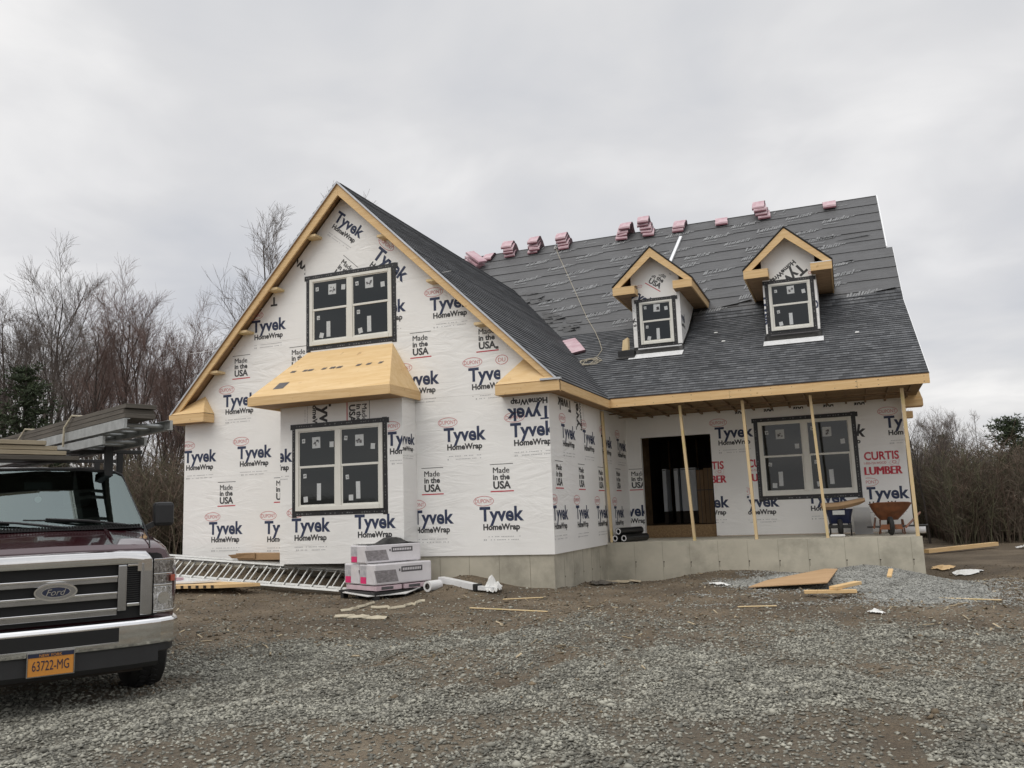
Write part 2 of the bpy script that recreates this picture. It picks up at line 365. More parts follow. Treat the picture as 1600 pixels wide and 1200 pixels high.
def rut(x, y):
    t = 0
    for o_, k in ((8.6, .10), (10.3, .10), (12.2, -.16), (13.9, -.16)):
        c = o_+k*(y+8)+.5*math.sin(y*.22+o_); t += .045*math.exp(-((x-c)/.17)**2)*(.5+.5*nz(x, y, .5, 33))-.018*math.exp(-((abs(x-c)-.32)/.13)**2)
    return t
def gravelness(x, y):
    d = math.hypot(x-CAM.x, y-CAM.y)
    a = sst(12.4, 9.2, d+1.8*nz(x, y, .5, 11)+.6*nz(x, y, 1.6, 4))
    b = sst(-.46, .10, nz(x, y, .42, 21)+.55*nz(x, y, 1.1, 2)+.25*nz(x, y, 3, 8))
    return max(0, a*(.22+.78*b)-max(0, rut(x, y))*11)
def make_ground():
    def axis(lo, hi, a, b, st):
        c = list(np.arange(a, b+1e-6, st)); s = st; v = a; L_ = []
        while v > lo: s *= 1.14; v -= s; L_.append(v)
        s = st; v = c[-1]; H_ = []
        while v < hi: s *= 1.14; v += s; H_.append(v)
        return L_[::-1]+c+H_
    xs = axis(-260, 260, 1, 20, .085); ys = axis(-60, 320, -13, 5, .085); nx, ny = len(xs), len(ys)
    V = np.zeros((nx*ny, 3), np.float32); G = np.zeros(nx*ny, np.float32)
    for j, y in enumerate(ys):
        for i, x in enumerate(xs):
            V[j*nx+i] = (x, y, gh(x, y)); G[j*nx+i] = gravelness(x, y)
    I = (np.arange(ny-1)[:, None]*nx+np.arange(nx-1)[None, :]).ravel()
    F = np.stack([I, I+1, I+nx+1, I+nx], 1)
    m = bpy.data.materials.new('dirt_and_gravel'); m.use_nodes = True; nt = m.node_tree; L = nt.links.new; b = nt.nodes['Principled BSDF']
    tc = ND(nt, 'ShaderNodeTexCoord'); at = ND(nt, 'ShaderNodeAttribute'); at.attribute_name = 'gravel'
    n1 = ND(nt, 'ShaderNodeTexNoise', Scale=.6, Detail=9.0, Roughness=.65); L(tc.outputs['Object'], n1.inputs['Vector'])
    r1 = ND(nt, 'ShaderNodeValToRGB'); L(n1.outputs[0], r1.inputs[0]); e = r1.color_ramp.elements
    e[0].position = .32; e[0].color = (.090, .069, .047, 1); e[1].position = .70; e[1].color = (.24, .19, .13, 1)
    k = e.new(.5); k.color = (.148, .113, .074, 1)
    n2 = ND(nt, 'ShaderNodeTexNoise', Scale=38.0, Detail=6.0, Roughness=.75); L(tc.outputs['Object'], n2.inputs['Vector'])
    r2 = ND(nt, 'ShaderNodeMapRange'); r2.inputs[1].default_value = .3; r2.inputs[2].default_value = .7; r2.inputs[3].default_value = .5; r2.inputs[4].default_value = 1.5; L(n2.outputs[0], r2.inputs[0])
    cb = ND(nt, 'ShaderNodeCombineColor'); [L(r2.outputs[0], cb.inputs[i]) for i in range(3)]
    mx = ND(nt, 'ShaderNodeMix', data_type='RGBA', blend_type='MULTIPLY'); mx.inputs[0].default_value = 1; L(r1.outputs[0], mx.inputs[6]); L(cb.outputs[0], mx.inputs[7])
    vo = ND(nt, 'ShaderNodeTexVoronoi', Scale=42.0); L(tc.outputs['Object'], vo.inputs['Vector'])
    rv = ND(nt, 'ShaderNodeValToRGB'); L(vo.outputs['Color'], rv.inputs[0]); e = rv.color_ramp.elements
    e[0].color = (.08, .074, .058, 1); e[1].color = (.34, .33, .275, 1); k = e.new(.55); k.color = (.17, .164, .136, 1)
    m2 = ND(nt, 'ShaderNodeMix', data_type='RGBA'); L(at.outputs['Fac'], m2.inputs[0]); L(mx.outputs[2], m2.inputs[6]); L(rv.outputs[0], m2.inputs[7])
    L(m2.outputs[2], b.inputs['Base Color']); b.inputs['Roughness'].default_value = .92
    ad = ND(nt, 'ShaderNodeMath', operation='ADD'); L(n2.outputs[0], ad.inputs[0]); L(vo.outputs['Distance'], ad.inputs[1])
    bp = ND(nt, 'ShaderNodeBump', Strength=.8, Distance=.035); L(ad.outputs[0], bp.inputs['Height']); L(bp.outputs[0], b.inputs['Normal'])
    me = np_mesh('ground', V, F, [m], smooth=True)
    a = me.attributes.new('gravel', 'FLOAT', 'POINT'); a.data.foreach_set('value', G)
    o = link('ground', me); o['kind'] = 'structure'
make_ground()
M['stone'] = mat('crushed_stone', (.325, .318, .268), .85, col2=(.165, .16, .135), vscale=2.5, island=.55)
M['stoneb'] = mat('blue_grey_stone', (.31, .31, .285), .85, col2=(.19, .19, .175), vscale=2.5, island=.5)
def stones(pts, size, seed=1, flat=.55):
    """pts (n,3), size (n,) -> irregular six-cornered stones"""
    r = np.random.default_rng(seed); n = len(pts)
    base = np.array([(1, 0, 0), (0, 1, 0), (-1, 0, 0), (0, -1, 0), (0, 0, 1), (0, 0, -1)], float)
    J = base[None]*r.uniform(.55, 1.15, (n, 6, 1))+r.normal(0, .16, (n, 6, 3))
    J[:, :, 0] *= r.uniform(.8, 1.5, (n, 1)); J[:, :, 2] *= flat
    a = r.uniform(0, 6.283, n); tl = r.normal(0, .3, n)
    x = J[:, :, 0].copy(); z = J[:, :, 2].copy(); J[:, :, 0] = x*np.cos(tl)[:, None]-z*np.sin(tl)[:, None]; J[:, :, 2] = x*np.sin(tl)[:, None]+z*np.cos(tl)[:, None]
    x = J[:, :, 0].copy(); y = J[:, :, 1].copy(); J[:, :, 0] = x*np.cos(a)[:, None]-y*np.sin(a)[:, None]; J[:, :, 1] = x*np.sin(a)[:, None]+y*np.cos(a)[:, None]
    V = (J*np.asarray(size)[:, None, None]+np.asarray(pts)[:, None, :]).reshape(-1, 3)
    t = np.array([(0, 1, 4), (1, 2, 4), (2, 3, 4), (3, 0, 4), (1, 0, 5), (2, 1, 5), (3, 2, 5), (0, 3, 5)])
    F = (np.arange(n)[:, None, None]*6+t[None]).reshape(-1, 3); return V, F
def make_gravel():
    P = []; S = []; yaw = .3715
    while len(P) < 88000:
        d = 4.6+9.0*random.random()**.8; a = random.uniform(-.62, .62)+yaw
        x = CAM.x-math.sin(a)*d; y = CAM.y+math.cos(a)*d; g = gravelness(x, y)
        if random.random() > g+.05: continue
        s = random.choice((.009, .011, .014, .017, .022))*(1 if random.random() < .97 else 1.7)
        P.append((x, y, gh(x, y)+s*.25)); S.append(s)
    while len(P) < 96000:                             # loose stones in the bare dirt nearer the house
        x = random.uniform(-1, 20); y = random.uniform(-8, 4)
        if (x < 8.5 and y > -.1) or y > 3.5 or math.hypot(x-CAM.x, y-CAM.y) < 9: continue
        s = random.choice((.008, .01, .015, .02, .03)); P.append((x, y, gh(x, y)+s*.15)); S.append(s)
    V, F = stones(np.array(P), np.array(S), 3)
    o = link('gravel', np_mesh('gravel', V, F, [M['stone']])); tag(o, 'grey crushed stone gravel scattered over the drive in front', 'gravel', kind='stuff')
make_gravel()
def make_pile():
    def top(x, y):
        a = .24*math.exp(-((x-14.0)/1.0)**2-((y-2.9)/1.0)**2)+.15*math.exp(-((x-13.2)/1.1)**2-((y-1.7)/1.1)**2)+.13*math.exp(-((x-14.6)/.8)**2-((y-.1)/1.3)**2)+.10*math.exp(-((x-12.2)/.8)**2-((y-1.3)/.6)**2)
        return a-.035+.02*nz(x, y, 2, 5)
    V = []; F = []; xs = np.arange(10.8, 16.4, .1); ys = np.arange(-2.2, 3.56, .1); nx = len(xs)
    for y in ys:
        for x in xs: V.append((x, y, gh(x, y)+max(-.06, top(x, y))))
    for j in range(len(ys)-1):
        for i in range(nx-1): F.append((j*nx+i, j*nx+i+1, (j+1)*nx+i+1, (j+1)*nx+i))
    mb = MB(); mb.add(V, F, M['stoneb'], smooth=True)
    P = []; S = []
    while len(P) < 17000:
        x = random.uniform(10.9, 16.2); y = random.uniform(-2.1, 3.5); t = top(x, y)
        if t < -.034+.05*random.random()**2: continue
        s = random.choice((.011, .014, .017, .022)); P.append((x, y, gh(x, y)+max(0, t)+s*.2)); S.append(s)
    v, f = stones(np.array(P), np.array(S), 5); mb.add(v.tolist(), f.tolist(), M['stoneb'])
    o = mb.build('gravel_pile', at=(13.4, 1.2, 0)); tag(o, 'low heap of blue grey crushed stone against the concrete porch front', 'gravel pile')
make_pile()

def make_litter():
    r = np.random.default_rng(31); V = []; F = []; n = 0
    while n < 800:
        x = r.uniform(-1, 19); y = r.uniform(-7, 3.4)
        if (x < 8.6 and y > -.15) or math.hypot(x-CAM.x, y-CAM.y) < 7.5: continue
        if nz(x, y, .35, 40) < -.12: continue
        a = r.uniform(0, 6.28); l_ = r.choice([.015, .025, .04, .07]); w = r.uniform(.006, .018); z = gh(x, y)+.012; c, s_ = math.cos(a)*l_, math.sin(a)*l_; t = r.normal(0, .012)
        b = len(V); px_, py_ = -math.sin(a)*w, math.cos(a)*w
        V += [(x-c-px_, y-s_-py_, z-t), (x+c-px_, y+s_-py_, z+t), (x+c+px_, y+s_+py_, z+t+.006), (x-c+px_, y-s_+py_, z-t+.006), (x-c, y-s_, z-t-.01), (x+c, y+s_, z+t-.01)]; F += [(b, b+1, b+2, b+3), (b, b+4, b+5, b+1), (b+3, b+2, b+5, b+4)]; n += 1
    me = np_mesh('wood_chips', V, F, [mat('wood_chip', (.33, .27, .18), .8, island=.6)]); o = link('wood_chips', me); tag(o, 'pale wood chips and straw scattered over the dirt before the house', 'wood chips', kind='stuff')
make_litter()

def make_clods():
    M['clod'] = mat('dry_dirt', (.20, .155, .10), .95, col2=(.09, .069, .046), vscale=1.2, island=.45); P = []; S = []
    while len(P) < 26000:
        x = random.uniform(-1.5, 20); y = random.uniform(-9, 5.5)
        if (x < 8.5 and y > -.05) or (8.4 < x < 14.85 and y > 3.55) or math.hypot(x-CAM.x, y-CAM.y) < 6: continue
        if random.random() < gravelness(x, y)*.8: continue
        s = .006+.02*random.random()**3+(.03 if random.random() < .012 else 0); P.append((x, y, gh(x, y)+s*.2)); S.append(s)
    V, F = stones(np.array(P), np.array(S), 13, .6); o = link('dirt_clods', np_mesh('dirt_clods', V, F, [M['clod']])); tag(o, 'brown dirt clods and pebbles covering the bare ground before the house', 'dirt', kind='stuff')
make_clods()
# ------------------------------------------------------------------ the house
HOUSE = thing('house', 'unfinished one and a half storey house in printed white wrap with two roof dormers', 'house', (0, 0, 0))
W = 8.53; PX1 = 14.81; PY = 3.6; WY = 5.85; ZB = .7
AX, AZ = 4.17, 8.41                       # wing ridge
SR = (AZ-3.79)/(8.86-AX); SL = (AZ-3.79)/(AX+.15)
def wz(x): return AZ-SR*(x-AX) if x > AX else AZ-SL*(AX-x)
E_Y, E_Z, K_Y = 3.2, 3.82, 7.65           # main eave, pitch break
K_Z = E_Z+.55*(K_Y-E_Y); RG_Y = 11.7; RG_Z = K_Z+(RG_Y-K_Y)
def mz(y): return E_Z+.55*(y-E_Y) if y < K_Y else K_Z+(y-K_Y)
wrap = M['wrap']; FX = (1, 0, 0); UP = (0, 0, 1)

# foundation
f = MB(); c = M['concrete']
f.box((.03, .03, -.7), (W-.03, .25, ZB-.01), c); f.box((W-.25, .25, -.7), (W-.03, PY, ZB-.01), c)
f.box((W-.03, PY, -.8), (PX1, PY+.22, ZB), c); f.box((PX1-.22, PY+.22, -.8), (PX1, WY+12, ZB-.012), c)
for x in np.arange(W+.55, PX1-.1, .61):
    xx = x+random.uniform(-.05, .05); f.box((xx-.003, PY-.002, -.6), (xx+.003, PY+.01, ZB-.004), M['seam'])
    f.lathe((xx+.02, PY+.005, .27+random.uniform(-.01, .01)), (0, -1, 0), [(0, .018), (.008, .012), (.009, .0)], M['dark'], 8)
    f.box((xx+.014, PY-.004, .16), (xx+.020, PY+.01, .26), M['dark'])
for x in (6.2, 6.81, 7.42, 8.03): f.box((x-.004, .027, -.5), (x+.004, .04, ZB-.02), M['seam'])
for y in (.6, 1.2, 1.8, 2.4, 3.0):
    f.box((W-.04, y-.005, -.6), (W-.0275, y+.005, ZB-.02), M['seam']); f.lathe((W-.035, y+.03, .22), (1, 0, 0), [(0, .022), (.012, .016), (.014, 0)], M['seam'], 8)
f.build('foundation', HOUSE)
s = MB(); s.box((W-.03, PY+.221, .4), (PX1-.221, WY+.1, ZB-.006), c); s.build('porch_slab', HOUSE)

# front wall of the wing with its printing
clipF = [(0, .003, W-.003)]
b = MB()
poly = [(0, 0, ZB-.04), (W, 0, ZB-.04), (W, 0, wz(W)-.14), (AX, 0, AZ-.16), (0, 0, wz(0)-.14)]
b.prism(poly, (0, .15, 0), wrap)
for x, z in ((.43, 2.89), (1.88, 2.9), (1.48, 4.05), (1.15, 1.32), (2.6, 1.3), (-.43, 1.26), (2.23, 5.62), (6.8, 2.96), (6.08, 1.4), (7.51, 1.42), (6.56, 5.59), (5.84, 4.12), (5.13, 5.66)):
    logo(b, (x, 0, z), FX, UP, clip=clipF)
logo(b, (8.19, 0, 2.96), FX, UP, clip=[(0, 0, W-.003)])
logo(b, (7.36, 0, 4.09), FX, UP, clip=[(0, 0, 7.58)]); oval(b, (7.62, 0, 4.33), FX, UP, .26, .19, .012, M['ink_red']); put_text(b, 'DU', (7.62, 0, 4.33), FX, UP, .15, M['ink_red'], bold=0)
b.box((7.5, -.004, 4.55), (7.56, 0, 4.6), M['ink_black'])
logo(b, (8.13, 0, 3.24), FX, UP, ang=180, oval_=False, clip=[(0, 7.7, W-.01), (2, 3.13, 3.6)])
for x, z in ((1.16, 2.04), (1.51, 4.77), (3.0, 4.81), (2.62, 2.07), (5.89, 4.8), (7.33, 4.78), (6.09, 2.09), (7.54, 2.09)):
    made(b, (x, 0, z), FX, UP, clip=clipF)
logo(b, (4.27, 0, 7.55), FX, UP, w=.82, ang=-38, oval_=False); logo(b, (5.25, 0, 6.55), FX, UP, w=.95, ang=-42)
made(b, (4.12, 0, 6.56), FX, UP, ang=-42)
put_text(b, 'T', (2.36, 0, 6.12), (-1, 0, 0), (0, 0, -1), .17, M['ink_black'], bold=.035)
logo(b, (3.02, 0, 6.83), FX, UP, w=.8, ang=150, oval_=False, sub=False, fine=False, clip=[(0, 2.95, 3.16)], ink='ink_black')
for (xa, za, xb, zb) in ((.1, 5.2, 3.1, 5.25), (5.4, 6.16, 6.6, 6.22), (.05, 2.42, 2.9, 2.45), (1.9, 6.0, 3.1, 6.03), (5.4, 3.72, 7.5, 3.7)):
    b.prism([(xa, 0, za), (xb, 0, zb), (xb, 0, zb+.006), (xa, 0, za+.006)], (0, -.003, 0), wrap)       # taped laps of the sheets
b.box((7.585, -.0035, 3.7), (7.593, 0, 4.6), wrap)
b.build('front_wall', HOUSE)
# wing side wall, facing the porch
clipS = [(1, .003, WY)]
b = MB(); b.box((W-.15, .15, ZB-.04), (W, WY, 3.66), wrap)
for y, z in ((1.12, 2.96), (2.54, 2.95), (3.95, 2.94), (.42, 1.4), (1.83, 1.39), (3.3, 1.37), (4.75, 1.35), (5.3, 2.94)): logo(b, (W, y, z), (0, 1, 0), UP, clip=clipS)
for y, z in ((.44, 2.11), (1.88, 2.1), (3.33, 2.09), (4.85, 2.1)): made(b, (W, y, z), (0, 1, 0), UP, clip=clipS)
logo(b, (W, .95, 3.5), (0, 1, 0), UP, ang=180, clip=[(1, .35, 1.35), (2, 3.3, 3.6)], oval_=False, ink='ink_black')
logo(b, (W, 1.75, 3.35), (0, 1, 0), UP, ang=95, oval_=False, ink='ink_black', clip=[(2, 3.05, 3.62)])
b.build('side_wall', HOUSE)
# hidden left side and gable ends
b = MB(); b.box((0, .15, ZB-.04), (.15, WY+11.7, 3.6), wrap); b.build('side_wall', HOUSE)
b = MB(); b.prism([(PX1, WY+.15, ZB-.04), (PX1, WY+11.7, ZB-.04), (PX1, WY+11.7, 3.6), (PX1, RG_Y, RG_Z-.2), (PX1, K_Y, K_Z-.15), (PX1, WY+.15, mz(WY+.15)-.15)], (-.15, 0, 0), wrap); b.build('gable_wall', HOUSE)
b = MB()
for x0_, x1_, z0_, z1_ in ((.15, 9.9, ZB-.04, 3.6), (9.9, 14.2, ZB-.04, .97), (9.9, 14.2, 3.2, 3.6), (14.2, PX1-.15, ZB-.04, 3.6)): b.box((x0_, WY+11.55, z0_), (x1_, WY+11.7, z1_), wrap)  # wide opening added in the unseen rear wall to let light into the room
b.build('rear_wall', HOUSE)
# porch wall with door opening
DX0, DX1, DZ = 8.88, 10.58, 3.13
b = MB(); b.box((W, WY, ZB-.02), (DX0, WY+.15, 4.6), wrap); b.box((DX1, WY, ZB+.02), (PX1, WY+.15, 4.9), wrap); b.box((DX0, WY, DZ), (DX1, WY+.15, 4.6), wrap)
cw = [(0, DX1, PX1-.01)]
logo(b, (11.14, WY, 3.13), FX, UP, clip=cw); logo(b, (10.47, WY, 1.5), FX, UP, clip=cw); logo(b, (11.6, WY, 1.48), FX, UP, clip=[(0, 11.33, 12.2)]); logo(b, (13.1, WY, 1.52), FX, UP)
logo(b, (14.34, WY, 1.57), FX, UP, w=.9, clip=[(0, 13.93, PX1-.01)]); logo(b, (14.87, WY, 3.13), FX, UP, clip=cw); logo(b, (13.6, WY, 3.05), FX, UP, ang=-12, oval_=False, clip=cw, ink='ink_black')
logo(b, (8.55, WY, 1.36), FX, UP, clip=[(0, W, DX0)]); made(b, (8.78, WY, 2.12), FX, UP, clip=[(0, W, DX0)])
def lumber_sign(x, z, clip=None):
    put_text(b, 'CURTIS', (x, WY, z+.165), FX, UP, .72, M['ink_crimson'], clip, bold=.03, hs=1.15)
    put_text(b, 'LUMBER', (x+.01, WY, z-.165), FX, UP, .76, M['ink_crimson'], clip, bold=.10, hs=1.2)
    put_text(b, '1-800-724-WOOD', (x-.14, WY, z+.005), FX, UP, .46, M['ink_red'], clip, bold=.01, hs=1.2)
    for q in (((.14, .0), (.20, .05), (.27, .03), (.31, .07), (.36, .06), (.35, .01), (.33, -.05), (.28, -.02), (.20, -.05), (.14, 0)),):
        for (ax, az), (bx, bz) in zip(q, q[1:]): b.bar((x+ax, WY-.002, z+az), (x+bx, WY-.002, z+bz), .003, .012, M['ink_red'], up=(0, -1, 0)) if not clip or x+ax < clip[0][2] and x+ax > clip[0][1] else None
        oval(b, (x+.25, WY, z+.01), FX, UP, .09, .06, .01, M['ink_red'], clip)
lumber_sign(14.30, 2.23); lumber_sign(10.49, 2.2, [(0, DX1, 11.2)]); lumber_sign(11.75, 2.2, [(0, 11.40, 11.62)])
for k in range(9): put_text(b, 'Tyvek', (11.3+k*.33, WY, 3.58+.02*random.random()), (-1, 0, 0), (0, 0, -1), .5, M['ink_black'], [(2, 3.53, 3.62), (0, 11.2+k*.33, 11.42+k*.33)], bold=.035) if k % 2 == 0 else None
b.build('porch_wall', HOUSE)
b = MB(); b.box((DX0-.05, WY+.151, ZB), (DX1+.05, WY+.2, .985), M['osb']); b.box((DX0, WY+.02, ZB-.004), (DX1, WY+.15, ZB+.012), M['osb']); b.build('floor_rim', HOUSE)
# room behind the door
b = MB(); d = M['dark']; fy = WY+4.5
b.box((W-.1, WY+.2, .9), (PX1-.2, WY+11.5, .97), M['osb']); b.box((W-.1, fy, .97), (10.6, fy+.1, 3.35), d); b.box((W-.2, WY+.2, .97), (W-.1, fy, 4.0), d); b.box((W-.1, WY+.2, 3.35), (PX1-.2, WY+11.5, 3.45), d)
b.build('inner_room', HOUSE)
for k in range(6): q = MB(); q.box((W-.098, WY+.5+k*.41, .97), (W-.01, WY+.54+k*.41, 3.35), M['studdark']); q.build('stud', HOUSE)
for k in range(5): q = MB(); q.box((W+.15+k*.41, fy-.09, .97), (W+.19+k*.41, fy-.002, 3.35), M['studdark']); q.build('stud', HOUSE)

# bay
BX0, BX1, BY = 2.95, 5.75, -.55
b = MB(); b.box((BX0, BY, .58), (BX1, -.002, 3.75), wrap); cb_ = [(0, BX0, BX1-.003)]
logo(b, (3.68, BY, 1.33), FX, UP, w=.9); logo(b, (5.13, BY, 1.36), FX, UP, w=.9, clip=cb_); logo(b, (2.8, BY, 2.73), FX, UP, clip=cb_); logo(b, (5.85, BY, 2.91), FX, UP, clip=[(0, 5.43, BX1-.003)])
logo(b, (4.02, BY, 3.42), FX, UP, ang=-90, oval_=False, ink='ink_black', clip=[(2, 3.0, 3.74)]); made(b, (4.78, BY, 3.46), FX, UP, ang=-90, clip=[(2, 3.0, 3.74)])
logo(b, (BX1, -.42, 2.91), (0, 1, 0), UP, clip=[(1, BY, -.01)], w=.7, oval_=False)
b.build('bay_wall', HOUSE)
# bay roof
b = MB(); p = M['ply']; A, B_ = (3.24, -.001, 4.91), (5.26, -.001, 4.90); fl, fr = (2.68, -1.2, 3.865), (5.85, -1.2, 3.865); bl, br_ = (2.68, -.001, 3.865), (5.85, -.001, 3.865)
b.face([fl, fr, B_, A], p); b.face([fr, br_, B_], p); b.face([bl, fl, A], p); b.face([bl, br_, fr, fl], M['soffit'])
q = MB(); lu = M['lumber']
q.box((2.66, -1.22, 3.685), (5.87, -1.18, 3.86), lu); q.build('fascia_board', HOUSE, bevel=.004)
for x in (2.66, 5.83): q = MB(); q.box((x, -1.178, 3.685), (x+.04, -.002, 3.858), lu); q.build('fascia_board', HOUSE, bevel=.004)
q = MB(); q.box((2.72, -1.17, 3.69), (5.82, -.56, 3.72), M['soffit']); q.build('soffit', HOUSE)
for k, (x0, w_) in enumerate(((3.2, .12), (3.5, .10), (3.62, .12), (3.95, .10), (4.14, .12), (4.3, .12), (4.75, .1), (4.98, .1), (5.25, .09))):
    for j in range(5):
        t = .50+.01*random.random(); xx = x0+j*w_/5; b.add([(xx, -1.2*(1-t)-.004, 3.865+1.04*t+.003), (xx+w_/6, -1.2*(1-t)-.004, 3.865+1.04*t+.003), (xx+w_/6+.03, -1.2*(1-t)+.045, 3.865+1.04*(t+.041)+.006), (xx+.03, -1.2*(1-t)+.045, 3.865+1.04*(t+.041)+.006)], [(0, 1, 2, 3)], M['print'])
b.add([(3.12, -1.2*.86, 3.865+1.04*.14+.004), (3.36, -1.2*.86, 3.865+1.04*.14+.004), (3.40, -1.2*.72, 3.865+1.04*.28+.004), (3.16, -1.2*.72, 3.865+1.04*.28+.004)], [(0, 1, 2, 3)], M['print'])
b.build('bay_roof', HOUSE)

# roof covering: overlapping courses clipped to convex outlines in the roof plane
def clip2(poly, k, lo, hi):
    for sg, val in ((1, lo), (-1, hi)):
        o = []
        for i in range(len(poly)):
            a, c_ = poly[i], poly[(i+1) % len(poly)]; da = sg*(a[k]-val); dc = sg*(c_[k]-val)
            if da >= 0: o.append(a)
            if (da >= 0) != (dc >= 0): t = da/(da-dc); o.append((a[0]+t*(c_[0]-a[0]), a[1]+t*(c_[1]-a[1])))
        poly = o
        if len(poly) < 3: return []
    return poly
def courses(mb, org, ud, vd, poly, expo, lift, m, mrise=None, base=.004):
    org = Vector(org); ud = Vector(ud); vd = Vector(vd); n = ud.cross(vd).normalized()
    v0 = min(p[1] for p in poly); v1 = max(p[1] for p in poly); k = math.floor(v0/expo)
    while k*expo < v1:
        q = clip2(poly, 1, k*expo, (k+1)*expo)
        if q:
            lf = lift*random.uniform(.85, 1.15); H = lambda v: base+lf*(1-(v-k*expo)/expo)
            mb.face([org+ud*a+vd*c_+n*H(c_) for a, c_ in q], m, [(a, c_) for a, c_ in q])
            lo = min(c_ for _, c_ in q); us = [a for a, c_ in q if c_ < lo+1e-5]
            if len(us) > 1 and max(us)-min(us) > .01:
                a0, a1 = min(us), max(us); mb.face([org+ud*a0+vd*lo, org+ud*a1+vd*lo, org+ud*a1+vd*lo+n*H(lo), org+ud*a0+vd*lo+n*H(lo)], mrise or m, [(a0, lo-.01)]*4)
        k += 1
def XV(z): return AX+(AZ-z)/SR
V_K = (XV(K_Z), K_Y); V_T = AZ-K_Z+K_Y
lenR = math.hypot(8.86-AX, AZ-3.79); lenL = math.hypot(AX+.15, AZ-3.79)
wing_poly = [(-.33, 0), (E_Y-.02, 0), (K_Y, (K_Z-3.79)/(AZ-3.79)*lenR), (V_T, lenR), (-.33, lenR)]
vdR = Vector((AX-8.86, 0, AZ-3.79)).normalized(); vdL = Vector((AX+.15, 0, AZ-3.79)).normalized()
b = MB(); courses(b, (8.86, 0, 3.79), (0, 1, 0), vdR, wing_poly, EXPO, .016, M['shingle'])
nR = Vector((0, 1, 0)).cross(vdR)
P3 = lambda a, c_: Vector((8.86, 0, 3.79))+Vector((0, 1, 0))*a+vdR*c_
b.prism([P3(a, c_)-nR*.004 for a, c_ in wing_poly], -nR*.035, M['soffit']); b.build('wing_roof_slope', HOUSE)
b = MB(); courses(b, (-.15, 0, 3.79), (0, -1, 0), vdL, [(-9.9, 0), (.33, 0), (.33, lenL), (-9.79, lenL)], EXPO, .016, M['shingle'])
nL = Vector((0, -1, 0)).cross(vdL); Q3 = lambda a, c_: Vector((-.15, 0, 3.79))+Vector((0, -1, 0))*a+vdL*c_
b.prism([Q3(*t)-nL*.004 for t in ((-9.9, 0), (.33, 0), (.33, lenL), (-9.79, lenL))], -nL*.035, M['soffit']); b.build('wing_roof_slope', HOUSE)
lenlow = math.hypot(K_Y-E_Y, K_Z-E_Z); vlo = Vector((0, K_Y-E_Y, K_Z-E_Z)).normalized(); vup = Vector((0, 1, 1)).normalized(); lenup = math.hypot(RG_Y-K_Y, RG_Z-K_Z)
b = MB(); lowpoly = [(XV(E_Z)-.03, 0), (15.2, 0), (15.2, lenlow), (V_K[0], lenlow)]
courses(b, (0, E_Y, E_Z), (1, 0, 0), vlo, lowpoly, EXPO, .016, M['shingle'])
courses(b, (0, K_Y, K_Z), (1, 0, 0), vup, [(V_K[0], .01), (9.0, .01), (9.0, .05), (V_K[0]-.05, .05)], .06, .016, M['shingle'])
courses(b, (0, K_Y, K_Z), (1, 0, 0), vup, [(10.4, 0), (15.2, 0), (15.2, .43), (10.4, .43)], EXPO, .016, M['shingle'], base=.014)
nlo = Vector((1, 0, 0)).cross(vlo); b.prism([Vector((a, E_Y, E_Z))+vlo*c_-nlo*.004 for a, c_ in lowpoly], -nlo*.035, M['soffit'])
b.build('porch_roof_slope', HOUSE)
b = MB(); nu = Vector((1, 0, 0)).cross(vup)
right = [(V_K[0], .0), (15.2, .0), (15.2, 2.75), (AX, 2.75)]; 
cut = (V_T-K_Y)*math.sqrt(2)
up1 = [(V_K[0], .0), (15.2, .0), (15.2, 2.6), (XV(K_Z+2.6/math.sqrt(2)), 2.6)]; up2 = [(XV(K_Z+2.6/math.sqrt(2)), 2.6), (15.05, 2.6), (15.05, lenup), (AX, lenup), (AX, cut)]; up3 = [(-.2, cut), (AX, cut), (AX, lenup), (-.2, lenup)]
for pl in (up1, up2, up3):
    courses(b, (0, K_Y, K_Z), (1, 0, 0), vup, pl, .52, .016, M['felt'], M['feltdark'])
    b.prism([Vector((a, K_Y, K_Z))+vup*c_-nu*.004 for a, c_ in pl], -nu*.035, M['soffit'])
U3 = lambda a, c_, h=.026: Vector((a, K_Y, K_Z))+vup*c_+nu*h
# printed marks on the underlayment: slanted pen-like strokes, two rows per sheet
pr = M['feltprint']; row = 0; v = .30
while v < lenup-.1:
    a = 4.2+(row % 2)*.9+random.uniform(-.2, .2)
    while a < 14.0:
        if a > XV(K_Z+v/math.sqrt(2))+.15:
            for (du, dv, n, hgt) in ((0, 0, 11, .19), (.02, -.12, 6, .06), (.42, .17, 7, .05)):
                for j in range(n):
                    u0 = a+du+j*.068; h_ = hgt*random.uniform(.6, 1.15); sl = .05+random.uniform(-.01, .03); t_ = random.uniform(.032, .055)
                    vv = v+dv+(.01*j if hgt > .1 else 0)
                    if vv+h_ > lenup-.05: continue
                    k = random.random()
                    b.face([U3(u0, vv), U3(u0+t_, vv), U3(u0+t_+sl, vv+h_), U3(u0+sl, vv+h_)], pr)
                    if k < .35: b.face([U3(u0+t_, vv+h_*.1, .0263), U3(u0+.06, vv+h_*.25, .0263), U3(u0+.06, vv+h_*.45, .0263), U3(u0+t_+sl*.4, vv+h_*.35, .0263)], pr)
        a += random.uniform(1.6, 2.3)
    v += .52; row += 1
